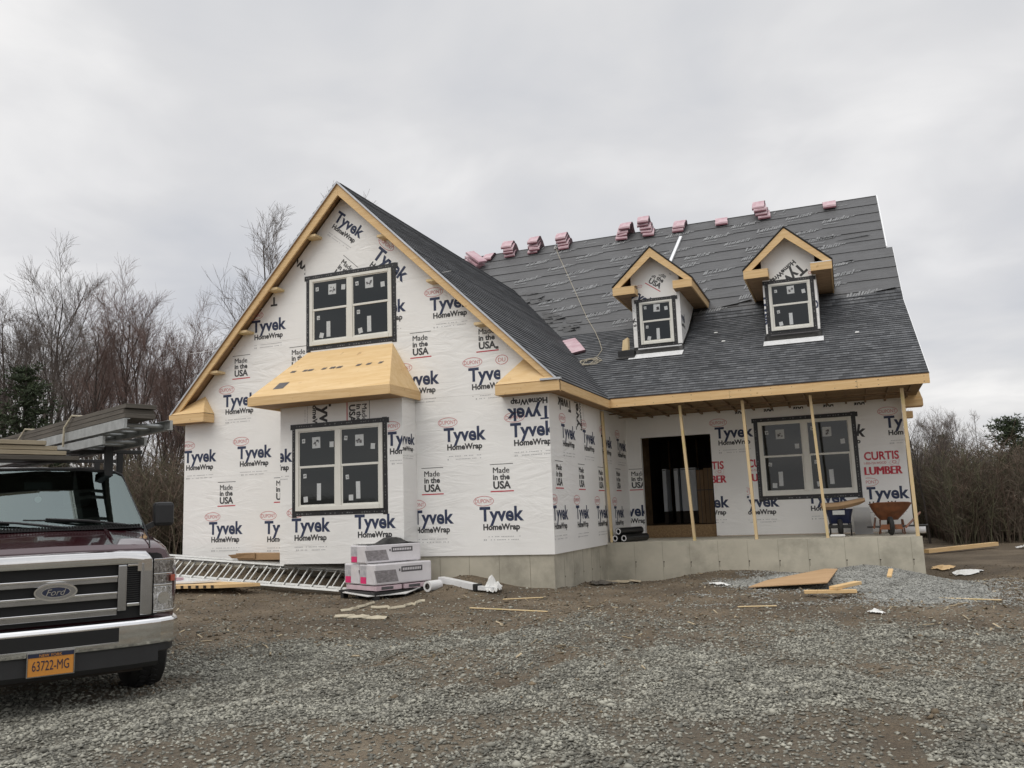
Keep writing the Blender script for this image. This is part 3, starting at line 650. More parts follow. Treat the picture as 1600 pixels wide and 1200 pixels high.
# loose wrinkled flaps
for (a, c_, w_, h_, t_) in ((10.5, .52, .75, .12, .05), (11.05, .62, .55, .10, .06), (14.4, .40, .7, .10, .05), (12.9, 3.5, .9, .05, .03), (13.8, 3.3, .9, .04, .03), (13.6, 2.05, .6, .08, .03), (8.6, .06, .8, .06, .03)):
    b.face([U3(a, c_, .022), U3(a+w_, c_+.07, .022+t_), U3(a+w_*.95, c_+h_+.1, .025), U3(a+.1, c_+h_, .024)], M['felt'])
bu = b
b = MB(); vb = Vector((0, 1, -1)).normalized(); b.prism([Vector((x, RG_Y, RG_Z+.01))+vb*c_ for x, c_ in ((-.2, 0), (15.05, 0), (15.05, 9.0), (-.2, 9.0))], Vector((0, -.035, -.035)), M['felt']); b.build('rear_roof_slope', HOUSE)
# ragged felt along the valley
b = bu
for k in range(26):
    t = random.random(); z = K_Z+t*(AZ-K_Z); x = XV(z)+random.uniform(.05, .55); c_ = (z-K_Z)*math.sqrt(2)-random.uniform(-.05, .3)
    if c_ < .02: c_ = .03
    w_ = random.uniform(.2, .5); b.face([U3(x, c_, .021), U3(x+w_, c_+random.uniform(-.03, .06), .024+random.random()*.05), U3(x+w_*.9, c_+random.uniform(.06, .2), .024), U3(x-.05, c_+.12, .03+random.random()*.05)], M['felt'])
b.build('upper_roof_slope', HOUSE)

# rakes, fascias, returns
def board(pts, ext, m=lu, bev=.004, name='rake_board', parent=HOUSE): q = MB(); q.prism(pts, ext, m); return q.build(name, parent, bevel=bev)
RB = .185; y0 = -.30
def rake(x_out, sgn):
    zo = wz(x_out)
    board([(x_out, y0, zo-.022), (AX, y0, AZ-.03), (AX, y0, AZ-.03-RB*1.42), (x_out, y0, zo-.022-RB)], (0, .04, 0))
    q = MB(); q.prism([(x_out, y0-.036, wz(x_out)+.004), (AX, y0-.036, AZ+.006), (AX, y0-.036, AZ-.045), (x_out, y0-.036, wz(x_out)-.046)], (0, .03, 0), M['drip']); q.build('drip_edge', HOUSE)
rake(8.86, 1); rake(-.15, -1)
b = MB()
for s0, x0_ in ((1, 8.8), (-1, -.1)):
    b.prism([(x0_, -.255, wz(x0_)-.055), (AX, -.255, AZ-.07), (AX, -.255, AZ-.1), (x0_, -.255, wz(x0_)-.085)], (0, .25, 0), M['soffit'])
b.build('rake_soffit', HOUSE)
for x, z in ((3.46, 7.42), (2.5, 6.5), (1.71, 5.64), (.95, 4.85), (5.2, 7.0), (6.3, 5.95), (7.3, 4.95)):
    zz = wz(x)-.30; q = MB(); q.hexa([(x-.13, -.255, zz-.02), (x+.13, -.255, zz-.02), (x+.13, -.003, zz-.02), (x-.13, -.003, zz-.02), (x-.13, -.255, zz+.03), (x+.13, -.255, zz+.03), (x+.13, -.003, zz+.03), (x-.13, -.003, zz+.03)], M['lumberv']); q.build('lookout_block', HOUSE)
q = MB(); q.box((8.82, -.3+.001, 3.61), (8.86, E_Y-.001, 3.785), lu); q.build('fascia_board', HOUSE, bevel=.004)
q = MB(); q.box((8.821, E_Y, 3.62), (15.2, E_Y+.04, 3.80), lu)
for x in np.arange(9.0, 15.1, .406):
    for z in (3.66, 3.76): q.box((x-.006+.02*random.random(), E_Y-.0015, z-.006), (x+.006+.02*random.random(), E_Y+.001, z+.006), M['print'])
for x in (11.42, 13.9): q.box((x-.002, E_Y-.001, 3.621), (x+.002, E_Y+.001, 3.799), M['dark'])
q.build('fascia_board', HOUSE, bevel=.004)
q = MB(); q.box((-.15, -.299, 3.6), (-.11, 9.8, 3.785), lu); q.build('fascia_board', HOUSE, bevel=.004)
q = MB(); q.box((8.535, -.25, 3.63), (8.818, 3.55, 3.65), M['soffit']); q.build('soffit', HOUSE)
def gable_return(xo, xi, xin, zt, name='cornice_return'):     # box at the foot of the rake with a sloped plywood top
    t = MB(); za, zb_ = 3.60, 3.785
    t.box((min(xo, xi), -.34, za), (max(xo, xi), -.301, zb_), lu)
    t.prism([(xi, -.30, za), (xi, -.002, za), (xi, -.002, zb_), (xi, -.30, zb_)], ((.035 if xi < xo else -.035), 0, 0), lu)
    t.face([(min(xo, xi), -.30, za+.004), (max(xo, xi), -.30, za+.004), (max(xo, xi), -.002, za+.004), (min(xo, xi), -.002, za+.004)], M['soffit'])
    ap = (xin, -.002, zt); o2 = (xo, -.002, zt-.05); fo = (xo, -.34, zb_+.012); fi = (xi, -.34, zb_+.012); bi = (xi, -.002, zb_+.012)
    t.face([fo, fi, ap, (xo, -.10, zt-.18)] if False else [fo, fi, ap], M['ply']); t.face([fi, bi, ap], M['ply']); t.face([fo, ap, (xo, -.002, zb_+.012)], M['ply'])
    t.face([fo, fi, (xi, -.30, zb_), (xo, -.30, zb_)], M['ply']); return t.build(name, HOUSE, bevel=.003)
gable_return(8.86, 7.60, 8.07, 4.30); gable_return(-.15, .80, .55, 4.20)
q = MB(); q.box((8.50, -.37, 3.80), (8.90, -.30, 3.835), M['drip']); q.build('drip_edge', HOUSE)
# right end: foot of the main gable
t = MB(); t.box((PX1+.01, 5.55, 3.42), (PX1+.42, 5.95, 3.58), lu); t.prism([(PX1+.01, 5.6, 3.58), (PX1+.42, 5.6, 3.58), (PX1+.26, 5.6, 4.15), (PX1+.01, 5.6, 4.2)], (0, .3, 0), M['ply']); t.box((PX1+.01, 5.6, 3.18), (PX1+.2, 5.9, 3.32), lu); t.box((PX1+.01, 5.6, 2.5), (PX1+.06, 5.66, 3.18), M['lumberv']); t.build('cornice_return', HOUSE, bevel=.003)
q = MB(); q.prism([(15.05, RG_Y-(i*.06 if i else 0)-0, 0) for i in ()] or [(15.055, K_Y+1.86, K_Z+1.86-.02), (15.055, RG_Y, RG_Z-.02), (15.055, RG_Y, RG_Z+.03), (15.055, K_Y+1.86, K_Z+1.86+.03)], (.03, 0, 0), M['alu']); q.build('drip_edge', HOUSE)
q = MB(); q.prism([(15.2, E_Y, E_Z-.02), (15.2, K_Y, K_Z-.02), (15.2, K_Y+1.8, K_Z+1.78), (15.2, K_Y+1.8, K_Z+1.82), (15.2, K_Y, K_Z+.018), (15.2, E_Y, E_Z+.018)], (.012, 0, 0), M['alu']); q.build('drip_edge', HOUSE)
q = MB(); q.prism([(15.16, E_Y+.05, E_Z-.2), (15.16, E_Y+.05, E_Z-.05), (15.16, K_Y, K_Z-.05), (15.16, K_Y, K_Z-.2)], (.038, 0, 0), lu); q.build('rake_board', HOUSE)

# porch ceiling framing, beam and temporary posts
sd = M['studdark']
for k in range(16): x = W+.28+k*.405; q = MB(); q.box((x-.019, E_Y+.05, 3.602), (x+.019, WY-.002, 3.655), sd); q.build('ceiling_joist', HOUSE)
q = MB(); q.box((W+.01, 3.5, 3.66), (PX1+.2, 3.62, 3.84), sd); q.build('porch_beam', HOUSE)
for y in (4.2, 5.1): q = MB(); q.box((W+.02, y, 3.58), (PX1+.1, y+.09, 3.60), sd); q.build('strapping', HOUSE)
q = MB(); q.box((W+.02, 3.64, 3.66), (PX1+.3, WY, 3.68), M['osb']); q.build('porch_ceiling', HOUSE)
for (xb, yb, xt, w_) in ((8.62, 3.66, 8.57, .05), (10.42, 3.70, 10.31, .055), (11.70, 3.70, 11.63, .06), (13.09, 3.69, 12.99, .055), (14.74, 3.68, 14.71, .065)):
    q = MB(); q.hexa([(xb-w_/2, yb-.045, ZB+.001), (xb+w_/2, yb-.045, ZB+.001), (xb+w_/2, yb+.045, ZB+.001), (xb-w_/2, yb+.045, ZB+.001), (xt-w_/2, 3.51, 3.598), (xt+w_/2, 3.51, 3.598), (xt+w_/2, 3.60, 3.598), (xt-w_/2, 3.60, 3.598)], M['lumberv']); q.build('temporary_post', HOUSE, bevel=.003)

# windows
def window(x0, z0, x1, z1, y, n=2, tw=.095, seed=1):
    rr = random.Random(seed); vi = M['vinyl']
    fx0, fx1, fz0, fz1 = x0+tw, x1-tw, z0+tw, z1-tw; yo = y-.035
    F_ = MB(); fw = .075 if n == 2 else .055
    F_.box((fx0, yo, fz0), (fx0+fw, y+.01, fz1), vi); F_.box((fx1-fw, yo, fz0), (fx1, y+.01, fz1), vi); F_.box((fx0+fw, yo, fz1-fw*.8), (fx1-fw, y+.01, fz1), vi); F_.box((fx0+fw, yo-.008, fz0), (fx1-fw, y+.01, fz0+fw*1.15), vi)
    mw = .125; units = []
    if n == 2:
        xm = (fx0+fx1)/2; F_.box((xm-mw/2, yo+.001, fz0+fw*1.15), (xm+mw/2, y+.01, fz1-fw*.8), vi); units = [(fx0+fw, xm-mw/2), (xm+mw/2, fx1-fw)]
    else: units = [(fx0+fw, fx1-fw)]
    w = F_.build('window', HOUSE, bevel=.006)
    T = MB(); t = M['tape']; yt = y-.006
    T.box((x0, yt, z0-.03), (x0+tw+.01, y, z1), t); T.box((x1-tw-.01, yt-.001, z0-.02), (x1, y, z1+.01), t); T.box((x0+tw+.01, yt-.001, z0), (x1-tw-.01, y, z0+tw+.01), t); T.box((x0-.04, yt-.004, z1-tw-.01), (x1+.05, yt-.0002, z1), t)
    for k in range(int((x1-x0)/.055)):
        if rr.random() < .62:
            for zz, yy in ((z1-tw*.45, yt-.0055), (z0+tw*.4, yt-.003)): T.box((x0+k*.055, yy, zz-.014), (x0+k*.055+.03*rr.random()+.01, yy+.001, zz+.014*rr.random()), M['tapeprint'])
    for k in range(int((z1-z0)/.055)):
        if rr.random() < .6:
            for xx in (x0+tw*.4, x1-tw*.5): T.box((xx-.012, yt-.003, z0+k*.055), (xx+.014*rr.random(), yt-.002, z0+k*.055+.03*rr.random()+.01), M['tapeprint'])
    T.build('flashing_tape', w)
    bot = fz0+fw*1.15; top = fz1-fw*.8; mid = (bot+top)/2+.01; sw = .035
    sk = 1 if n == 2 else .85
    def sticker(a, zc, ww, hh, ang, yy, printed=False):
        ww *= sk; hh *= sk
        s_ = MB(); r_, u_ = rot2(FX, UP, R(ang)); strip(s_, (a, yy, zc), r_, u_, ww, hh, M['sticker'], nrm=.004)
        if printed:
            for j in range(7): strip(s_, Vector((a, yy, zc))+r_*rr.uniform(-.3, .3)*ww+u_*rr.uniform(-.25, .2)*hh, r_, u_, ww*rr.uniform(.1, .3), hh*rr.uniform(.06, .2), M['print'], nrm=.005)
        s_.build('sticker', w)
    for (a, c_) in units:
        up = MB(); up.box((a, y-.022, mid), (c_, y+.005, mid+.045), vi)                    # meeting rail
        for bx in ((a, a+sw*.5), (c_-sw*.5, c_)): up.box((bx[0], y-.02, mid+.045), (bx[1], y+.005, top), vi)
        up.box((a+sw*.5, y-.02, top-.02), (c_-sw*.5, y+.005, top), vi)
        for bx in ((a, a+sw), (c_-sw, c_)): up.box((bx[0], y-.012, bot), (bx[1], y+.005, mid-.0005), vi)
        up.box((a+sw, y-.012, bot), (c_-sw, y+.005, bot+.035), vi); up.build('sash', w, bevel=.003)
        g = MB(); g.box((a+.005, y-.010, mid+.04), (c_-.005, y-.006, top-.01), M['glass']); g.build('pane', w)
        g = MB(); g.box((a+sw-.005, y-.0045, bot+.03), (c_-sw+.005, y-.0005, mid+.003), M['glass']); g.build('pane', w)
        ww = c_-a; hh = top-mid; yu = y-.0105; yl = y-.005
        sticker(a+ww*rr.uniform(.42, .58), mid+hh*rr.uniform(.64, .72), .19, .22, rr.uniform(-2, 2), yu, True)
        sticker(a+ww*.13, mid+hh*rr.uniform(.72, .8), .075, .085, rr.uniform(-6, 6), yu, True); sticker(a+ww*rr.uniform(.82, .9), mid+hh*rr.uniform(.25, .75), .095, .11, rr.uniform(-8, 8), yu)
        sticker(a+ww*rr.uniform(.4, .55), bot+hh*.38, .095, .33, rr.uniform(-1, 1), yl)
        sticker(a+ww*.16, bot+hh*rr.uniform(.72, .85), .075, .085, rr.uniform(-8, 8), yl, True); sticker(a+ww*rr.uniform(.17, .26), bot+hh*.19, .10, .11, rr.uniform(-15, 15), yl)
    return w
window(3.19, 4.94, 5.355, 6.565, 0, seed=1); window(3.24, 1.51, 5.415, 3.335, BY, seed=2); window(11.60, 1.5, 13.84, 3.41, WY, seed=3)

# dormers
def dormer(cx, seed):
    zr, ze, ye, yw = 7.85, 6.94, 5.53, 5.87; hw = .99; wl, wr = cx-.60, cx+.61; rr = random.Random(seed)
    sl = (zr-ze)/hw; gz = lambda x: zr-sl*abs(x-cx)
    D = MB()
    yk = lambda z: K_Y+(z-K_Z) if z > K_Z else E_Y+(z-E_Z)/.55
    D.prism([(wl, yw, mz(yw)-.02), (wr, yw, mz(yw)-.02), (wr, yw, gz(wr)-.05), (cx, yw, zr-.06), (wl, yw, gz(wl)-.05)], (0, .06, 0), wrap)
    for x in (wl, wr-.06): D.prism([(x, yw+.061, mz(yw)-.03), (x, yk(7.25), 7.25), (x, yw+.061, 7.25)], (.06, 0, 0), wrap)
    cl = [(0, wl, wr), (2, 5.2, 7.3)]
    if seed == 1:
        made(D, (cx+.10, yw, 7.10), FX, UP, w=.46, ang=-36, clip=[(0, wl, wr), (2, 5.2, 7.2)]); logo(D, (cx-.36, yw, 6.70), FX, UP, w=.75, ang=-40, clip=[(0, wl, wr), (2, 5.2, 7.0)], sub=False)
        logo(D, (wr, yw+.22, 6.1), (0, 1, 0), UP, w=.75, clip=[(1, yw, yw+.5), (0, wr-1, wr+1)], oval_=False)
        logo(D, (cx-.75, yw, 6.05), FX, UP, w=.5, ang=20, clip=[(0, wl, wl+.16)], oval_=False, ink='ink_black')
    else:
        logo(D, (cx+.02, yw, 6.66), FX, UP, w=.9, ang=218, clip=cl, ink='ink_black', oval_=False, fine=False); put_text(D, 'DU', (cx+.52, yw, 6.76), FX, UP, .12, M['ink_red'], bold=0)
        logo(D, (wl+.09, yw, 5.98), FX, UP, w=.78, ang=-90, clip=[(0, wl, wl+.2)], oval_=False, sub=False); logo(D, (wr+.1, yw, 6.05), FX, UP, w=.6, clip=[(0, wr-.16, wr)], oval_=False, sub=False)
    d_ = D.build('dormer', HOUSE)
    # roof skins and felt edge
    for sg in (-1, 1):
        q = MB(); a = [(cx, ye-.02, zr+.0), (cx+sg*(hw+.02), ye-.02, ze-.02), (cx+sg*(hw+.02), yk(ze-.02)+.05, ze-.02), (cx, yk(zr)+.05, zr)]
        q.prism(a, (0, 0, .03), M['membrane']); q.prism([(p_[0]-sg*.01, p_[1]+.03, p_[2]-.004) for p_ in a], (0, 0, -.02), M['soffit']); q.build('dormer_roof', d_)
        xe = cx+sg*hw
        q = MB(); q.prism([(xe, ye, ze-.03), (cx, ye, zr-.02), (cx, ye, zr-.02-.235), (xe-sg*.16, ye, ze-.05)], (0, .035, 0), lu); q.build('rake_board', d_, bevel=.003)
        q = MB(); q.prism([(xe-sg*.035, ye+.036, ze-.045), (xe-sg*.035, yk(ze-.05), ze-.045), (xe-sg*.035, yk(ze-.25), ze-.235), (xe-sg*.035, ye+.036, ze-.235)], (sg*.034, 0, 0), lu); q.build('fascia_board', d_, bevel=.003)
        q = MB(); xi = wl if sg < 0 else wr; q.prism([(xe-sg*.04, ye+.04, ze-.215), (xi+sg*.002, ye+.04, ze-.215), (xi+sg*.002, yk(ze-.22), ze-.215), (xe-sg*.04, yk(ze-.22), ze-.215)], (0, 0, .015), M['soffit']); q.build('soffit', d_)
        L_ = .56 if sg < 0 else .47
        q = MB(); x0_, x1_ = sorted((xe, xe-sg*L_)); q.box((x0_, ye-.035, ze-.235), (x1_, ye-.001, ze-.055), lu); q.prism([(x0_, ye-.035, ze-.053), (x1_, ye-.035, ze-.053), (x1_, yw-.003, ze+.03), (x0_, yw-.003, ze+.03)], (0, 0, .018), M['ply'] if not (seed == 2 and sg > 0) else M['alu'])
        q.box((x0_+.002, ye+.0365, ze-.232), (x1_-.002, yw-.003, ze-.216), M['soffit']); q.box((x1_-.03 if sg < 0 else x0_, ye+.0, ze-.23), (x1_ if sg < 0 else x0_+.03, yw-.003, ze-.06), lu); q.build('cornice_return', d_, bevel=.003)
    # foot flashing
    zf = lambda y: mz(y)+.035
    q = MB(); q.prism([(wl-.05, 5.33, zf(5.33)), (wr+.06, 5.33, zf(5.33)), (wr+.06, 5.60, zf(5.60)), (wl-.05, 5.60, zf(5.60))], (0, 0, .006), M['alu']); q.build('foot_flashing', d_)
    q = MB(); q.prism([(wl-.03, 5.60, zf(5.6)+.006), (wr+.03, 5.60, zf(5.6)+.006), (wr+.03, yw-.004, zf(yw)+.03), (wl-.03, yw-.004, zf(yw)+.03)], (0, 0, .006), M['membrane']); q.box((wl+.002, yw-.012, mz(yw)), (wr-.002, yw-.001, mz(yw)+.115), M['membrane']); q.build('membrane_strip', d_)
    q = MB()
    for x in (wl-.001, wr+.001):
        o_ = -.01 if x < cx else .01
        q.prism([(x, yw, mz(yw)), (x, 7.7, mz(7.7)), (x, 7.7, mz(7.7)+.10), (x, yw, mz(yw)+.10)], (o_, 0, 0), M['membrane'])
    q.build('membrane_strip', d_)
    q = MB(); q.box((wl+.1, yw-.03, 5.31), (wr-.02, yw-.013, 5.365), M['alu'] if seed == 1 else M['print']); q.build('sill_flashing', d_)
    window(cx-(.50 if seed == 1 else .56), 5.37, cx+(.50 if seed == 1 else .555), 6.62 if seed == 1 else 6.68, yw, n=1, tw=.085, seed=10+seed)
dormer(9.46, 1); dormer(12.66, 2)
# ------------------------------------------------------------------ things on the roof
def ordinal(k): return ('first', 'second', 'third', 'fourth', 'fifth', 'sixth', 'seventh', 'eighth', 'ninth', 'tenth', 'eleventh')[k]
def bundle_mesh(seed):
    rr = random.Random(seed); q = MB(); w_ = .37; t = .10; hb = .34; n = 9
    prof = []
    for i in range(n):
        y = -hb+2*hb*i/(n-1); prof.append((y, -math.sqrt(y*y+.008)+.09))
    rings = []
    for i, (y, z) in enumerate(prof):
        k = 1+rr.uniform(-.04, .04); rings.append([(-w_/2*k, y, z), (w_/2*k, y, z), (w_/2*k, y, z+t*rr.uniform(.85, 1.05)), (-w_/2*k, y, z+t*rr.uniform(.85, 1.05))])
    vs_ = [p for r in rings for p in r]; a = []; e = []
    for i in range(n-1):
        for k in range(4):
            f_ = (i*4+k, i*4+(k+1) % 4, (i+1)*4+(k+1) % 4, (i+1)*4+k); (e if k in (1,) else a).append(f_)
    q.add(vs_, a+[(0, 3, 2, 1), (4*n-4, 4*n-3, 4*n-2, 4*n-1)], M['pinkpaper']); q.add(vs_, e, M['bundleend'])
    q.box((-w_/2+.006, -hb-.005, -.262), (w_/2-.006, -hb+.01, -.218), M['gapshade'])
    return q
protos = [bundle_mesh(s_) for s_ in (1, 2, 3)]
pm = []
for i, q in enumerate(protos):
    o = q.build('shingle_bundle'); pm.append(o.data); bpy.data.objects.remove(o)
GRP = 'pink shingle bundles stacked along the roof ridge'
def bundle(loc, rot, label, k):
    o = bpy.data.objects.new('shingle_bundle', pm[k % 3]); COL.objects.link(o); o.location = loc; o.rotation_euler = rot; OFF[o.name] = Vector((0, 0, 0))
    return tag(o, label, 'shingle bundle', GRP)
stacks = [(2.62, 1), (3.47, 4), (4.36, 4), (5.44, 4), (7.36, 4), (8.25, 5), (9.26, 2), (10.57, 1), (11.84, 4), (13.75, 1)]
LV = {1: ('lone',), 2: ('upper', 'lower'), 4: ('topmost', 'second from top', 'second from bottom', 'lowest'), 5: ('topmost', 'second from top', 'middle', 'second from bottom', 'lowest')}
for i, (x, n) in enumerate(stacks):
    lean = random.uniform(-.05, .05)
    for k in range(n):
        nm = LV[n][n-1-k]
        lab = ('lone pink wrapped shingle bundle, %s pile from the left along the ridge' % ordinal(i)) if n == 1 else '%s pink shingle bundle in the %s pile from the left along the ridge' % (nm, ordinal(i))
        bundle((x+lean*k+random.uniform(-.03, .03), RG_Y-.06+random.uniform(-.03, .03), RG_Z-.045+(.11)*k), (random.uniform(-.07, .07), random.uniform(-.04, .04), random.uniform(-.10, .10)), lab, i+k)
for k, nm in enumerate(('lowest', 'middle', 'topmost')):       # three laid flat down the wing slope beside the ridge pile
    q = MB(); q.prism([(-.40, -.17, 0), (.40, -.18, 0), (.40, .17, 0), (-.40, .18, 0)], (0, 0, .08), M['pinkpaper'], M['pinkpaper'])
    o = q.build('shingle_bundle', at=(0, 0, 0), bevel=.015); o.location = (2.15+.1*k, 11.25-.1*k, 9.90+.085*k); o.rotation_euler = (R(20), R(38), R(-32+6*k))
    tag(o, '%s pink shingle bundle sliding down beside the wing roof, left of the ridge piles' % nm, 'shingle bundle', GRP)
q = MB(); n_ = Vector((0, -.482, .876))
c0 = Vector((7.04, 6.60, E_Z+.55*(6.6-E_Y)+.03)); dv_ = Vector((.42, -.85*.88, -.85*.48)).normalized(); du_ = dv_.cross(n_).normalized()*-1
q.prism([c0-dv_*.68-du_*.20, c0-dv_*.1-du_*.18, c0+dv_*.66-du_*.22, c0+dv_*.64+du_*.2, c0+dv_*.05+du_*.21, c0-dv_*.66+du_*.2], n_*.07, M['bundleend'], M['pinkpaper'])
o = q.build('shingle_bundle', at=c0, bevel=.012); tag(o, 'pink wrapped shingle bundle lying alone on the finished shingles by the valley', 'shingle bundle')
def mzp(x, y, h=.03): return (x, y, mz(y)+h)
q = MB(); q.tube([mzp(5.11, 11.46, .05), mzp(5.3, 11.1), mzp(5.59, 10.62), mzp(6.08, 9.78), mzp(6.58, 8.92), mzp(7.02, 8.17), mzp(7.36, 7.67, .04), mzp(7.7, 6.85), mzp(7.93, 6.2), mzp(7.92, 5.8), mzp(7.8, 5.62)], .008, M['rope'], 6)
pts = [mzp(7.8, 5.62)]
for k in range(46): a = k*.9; r_ = .12+.18*random.random(); pts.append(mzp(7.78+r_*1.1*math.cos(a)+random.uniform(-.06, .12), 5.42+r_*math.sin(a), .03+.03*random.random()))
q.tube(pts, .008, M['rope'], 5); o = q.build('rope', at=(7.8, 5.5, mz(5.5))); tag(o, 'thin tan safety rope hanging from the ridge to a loose coil on the shingles', 'rope')
q = MB(); q.lathe((5.1, 11.48, RG_Z-.20), (0, -.7, .7), [(0, .06), (.05, .06), (.06, .03), (.10, .03), (.10, 0)], M['metal'], 12); o = q.build('roof_anchor', at=(5.1, 11.48, RG_Z-.2)); tag(o, 'small metal roof anchor holding the tan rope at the ridge', 'anchor')
q = MB(); q.bar(mzp(9.34, 11.08, .06), mzp(9.14, 9.95, .06), .09, .06, M['alu'], up=(0, -1, 1)); q.bar(mzp(9.305, 11.08, .095), mzp(9.105, 9.95, .095), .012, .012, M['drip'], up=(0, -1, 1)); o = q.build('flashing_strip', at=mzp(9.2, 10.5)); tag(o, 'long white metal flashing strip lying on the grey underlayment behind left dormer', 'flashing')
q = MB(); q.box((8.52, 5.50, 5.08), (8.93, 5.72, 5.30), M['membrane']); q.prism([(8.48, 5.40, 5.06), (8.95, 5.40, 5.06), (8.95, 5.72, 5.23), (8.48, 5.72, 5.23)], (0, 0, .03), M['blackmetal']); o = q.build('roof_bracket', at=(8.7, 5.55, 5.1), bevel=.01); tag(o, 'black roof bracket on the shingles at the left dormer foot', 'bracket')
q = MB(); q.hexa([(8.62, 5.52, 5.302), (8.78, 5.50, 5.302), (8.80, 5.60, 5.302), (8.63, 5.62, 5.302), (8.65, 5.55, 5.56), (8.78, 5.53, 5.62), (8.80, 5.62, 5.60), (8.66, 5.64, 5.55)], M['lumberv']); o = q.build('wood_block', at=(8.7, 5.55, 5.3)); tag(o, 'short wood block standing on the black roof bracket', 'wood block')
for k, (x, y) in enumerate(((10.75, 6.55), (11.0, 5.9), (14.0, 5.6))):
    q = MB(); q.prism([mzp(x, y, .03), mzp(x+.09, y+.01, .03), mzp(x+.08, y+.05, .03), mzp(x+.01, y+.06, .03)], (0, 0, .01), M['wpaper']); o = q.build('paper_scrap', at=mzp(x, y))
    tag(o, ('white paper scrap on the roof between the dormers, upper one', 'white paper scrap on the roof between the dormers, lower one', 'white paper scrap on the roof right of the right dormer')[k], 'scrap')

# ------------------------------------------------------------------ things on the porch and behind the door
def wheel(mb, c, axis, r, w, mt, mr):
    c = Vector(c)-Vector(axis).normalized()*w/2
    mb.lathe(c, axis, [(0, r*.55), (0, r*.82), (w*.15, r*.96), (w*.35, r), (w*.65, r), (w*.85, r*.96), (w, r*.82), (w, r*.55)], mt, 28)
    mb.lathe(c, axis, [(w*.2, 0), (w*.2, r*.25), (w*.3, r*.56)], mr, 20); mb.lathe(c, axis, [(w*.7, r*.56), (w*.8, r*.25), (w*.8, 0)], mr, 20)
SLZ = ZB-.006
BARW = thing('wheelbarrow', 'rusty orange wheelbarrow with a deep steel tub at the right porch end', 'wheelbarrow', (14.3, 4.7, SLZ))
q = MB(); rings = []
for (z, x0, x1, ya, yb_) in ((1.00, 14.12, 14.46, 4.62, 5.0), (1.10, 14.04, 14.56, 4.55, 5.10), (1.22, 13.97, 14.67, 4.47, 5.25), (1.33, 13.93, 14.75, 4.40, 5.38)):
    rg = []
    for k in range(24):
        a = 2*math.pi*k/24; cx_, cy_ = math.cos(a), math.sin(a); p_ = 3.2; s_ = (abs(cx_)**p_+abs(cy_)**p_)**(-1/p_)
        rg.append(((x0+x1)/2+(x1-x0)/2*cx_*s_, (ya+yb_)/2+(yb_-ya)/2*cy_*s_, z+(.03*sst(4.7, 4.4, (ya+yb_)/2+(yb_-ya)/2*cy_*s_) if z > 1.3 else 0)))
    rings.append(rg)
inner = [[(14.33+(x-14.33)*.97, 4.88+(y-4.88)*.97, z+.006) for x, y, z in r_] for r_ in rings[::-1]]
q.loft(rings+inner, M['rust']); q.face(rings[0][::-1], M['rust']); q.face(inner[-1], M['rust']); q.tube(rings[-1]+[rings[-1][0]], .012, M['rust'], 6); q.build('tub', BARW)
q = MB(); wheel(q, (14.30, 4.42, SLZ+.195), (1, .15, 0), .19, .09, M['blackrub'], M['rust']); q.build('wheel', BARW)
q = MB(); q.hexa([(14.08, 4.28, .82), (14.52, 4.30, .82), (14.52, 4.33, .82), (14.08, 4.31, .82), (14.12, 4.28, .92), (14.50, 4.30, .92), (14.50, 4.33, .92), (14.12, 4.31, .92)], M['rust']); q.build('nose_guard', BARW)
for sx, a_, b_ in ((-1, (13.98, 4.35, .86), (14.05, 5.75, 1.02)), (1, (14.58, 4.35, .86), (14.95, 5.70, 1.12))):
    q = MB(); q.tube([a_, b_], .022, M['rust'], 8); q.build('handle', BARW)
q = MB(); q.tube([(13.85, 4.5, .87), (15.0, 4.62, .88)], .02, M['blackmetal'], 8); q.build('axle_bar', BARW)
for x in (14.12, 14.55): q = MB(); q.tube([(x, 4.75, 1.0), (x+(.03 if x > 14.3 else -.03), 4.95, SLZ+.015), (x, 5.15, SLZ+.015), (x, 5.2, 1.0)], .014, M['rust'], 6); q.build('leg', BARW)
BL = thing('wheelbarrow', 'dark blue wheelbarrow with a white label under the porch window', 'wheelbarrow', (13.33, 4.9, SLZ))
q = MB(); rg = []
for (z, w2, d2) in ((.95, .21, .26), (1.1, .235, .30), (1.25, .275, .36)):
    rg.append([(13.33+w2*sx*k_, 4.95+d2*sy*k2, z) for sx, sy, k_, k2 in ((-1, -1, .8, 1), (1, -1, .8, 1), (1, -1, 1, .8), (1, 1, 1, .8), (1, 1, .8, 1), (-1, 1, .8, 1), (-1, 1, 1, .8), (-1, -1, 1, .8))])
q.loft(rg, M['blue']); q.face(rg[0][::-1], M['blue']); q.face([(x, y, z-.02) for x, y, z in rg[-1]], M['blue']); tub = q.build('tub', BL)
q = MB(); q.face([(13.20, 4.60, 1.14), (13.44, 4.60, 1.14), (13.44, 4.585, 1.23), (13.20, 4.585, 1.23)], M['sticker']); q.build('label', tub)
q = MB(); wheel(q, (13.33, 4.62, SLZ+.18), (1, .1, 0), .175, .09, M['blackrub'], M['blackmetal']); q.build('wheel', BL)
for x in (13.12, 13.54): q = MB(); q.tube([(x, 4.55, .95), (x, 4.75, SLZ+.012), (x, 5.05, SLZ+.012), (x, 5.3, .97)], .014, M['blackmetal'], 6); q.build('leg', BL)
for x in (13.16, 13.50): q = MB(); q.tube([(x, 4.45, .90), (x, 5.7, 1.03)], .018, M['blackmetal'], 6); q.build('handle', BL)
q = MB(); q.box((13.1, 4.5, .86), (13.56, 4.54, .93), M['blackmetal']); q.build('nose_guard', BL)
q = MB(); secs = [(12.98, 1.335, .05), (13.1, 1.31, .065), (13.3, 1.315, .065), (13.55, 1.35, .065), (13.75, 1.395, .055), (13.86, 1.425, .03)]
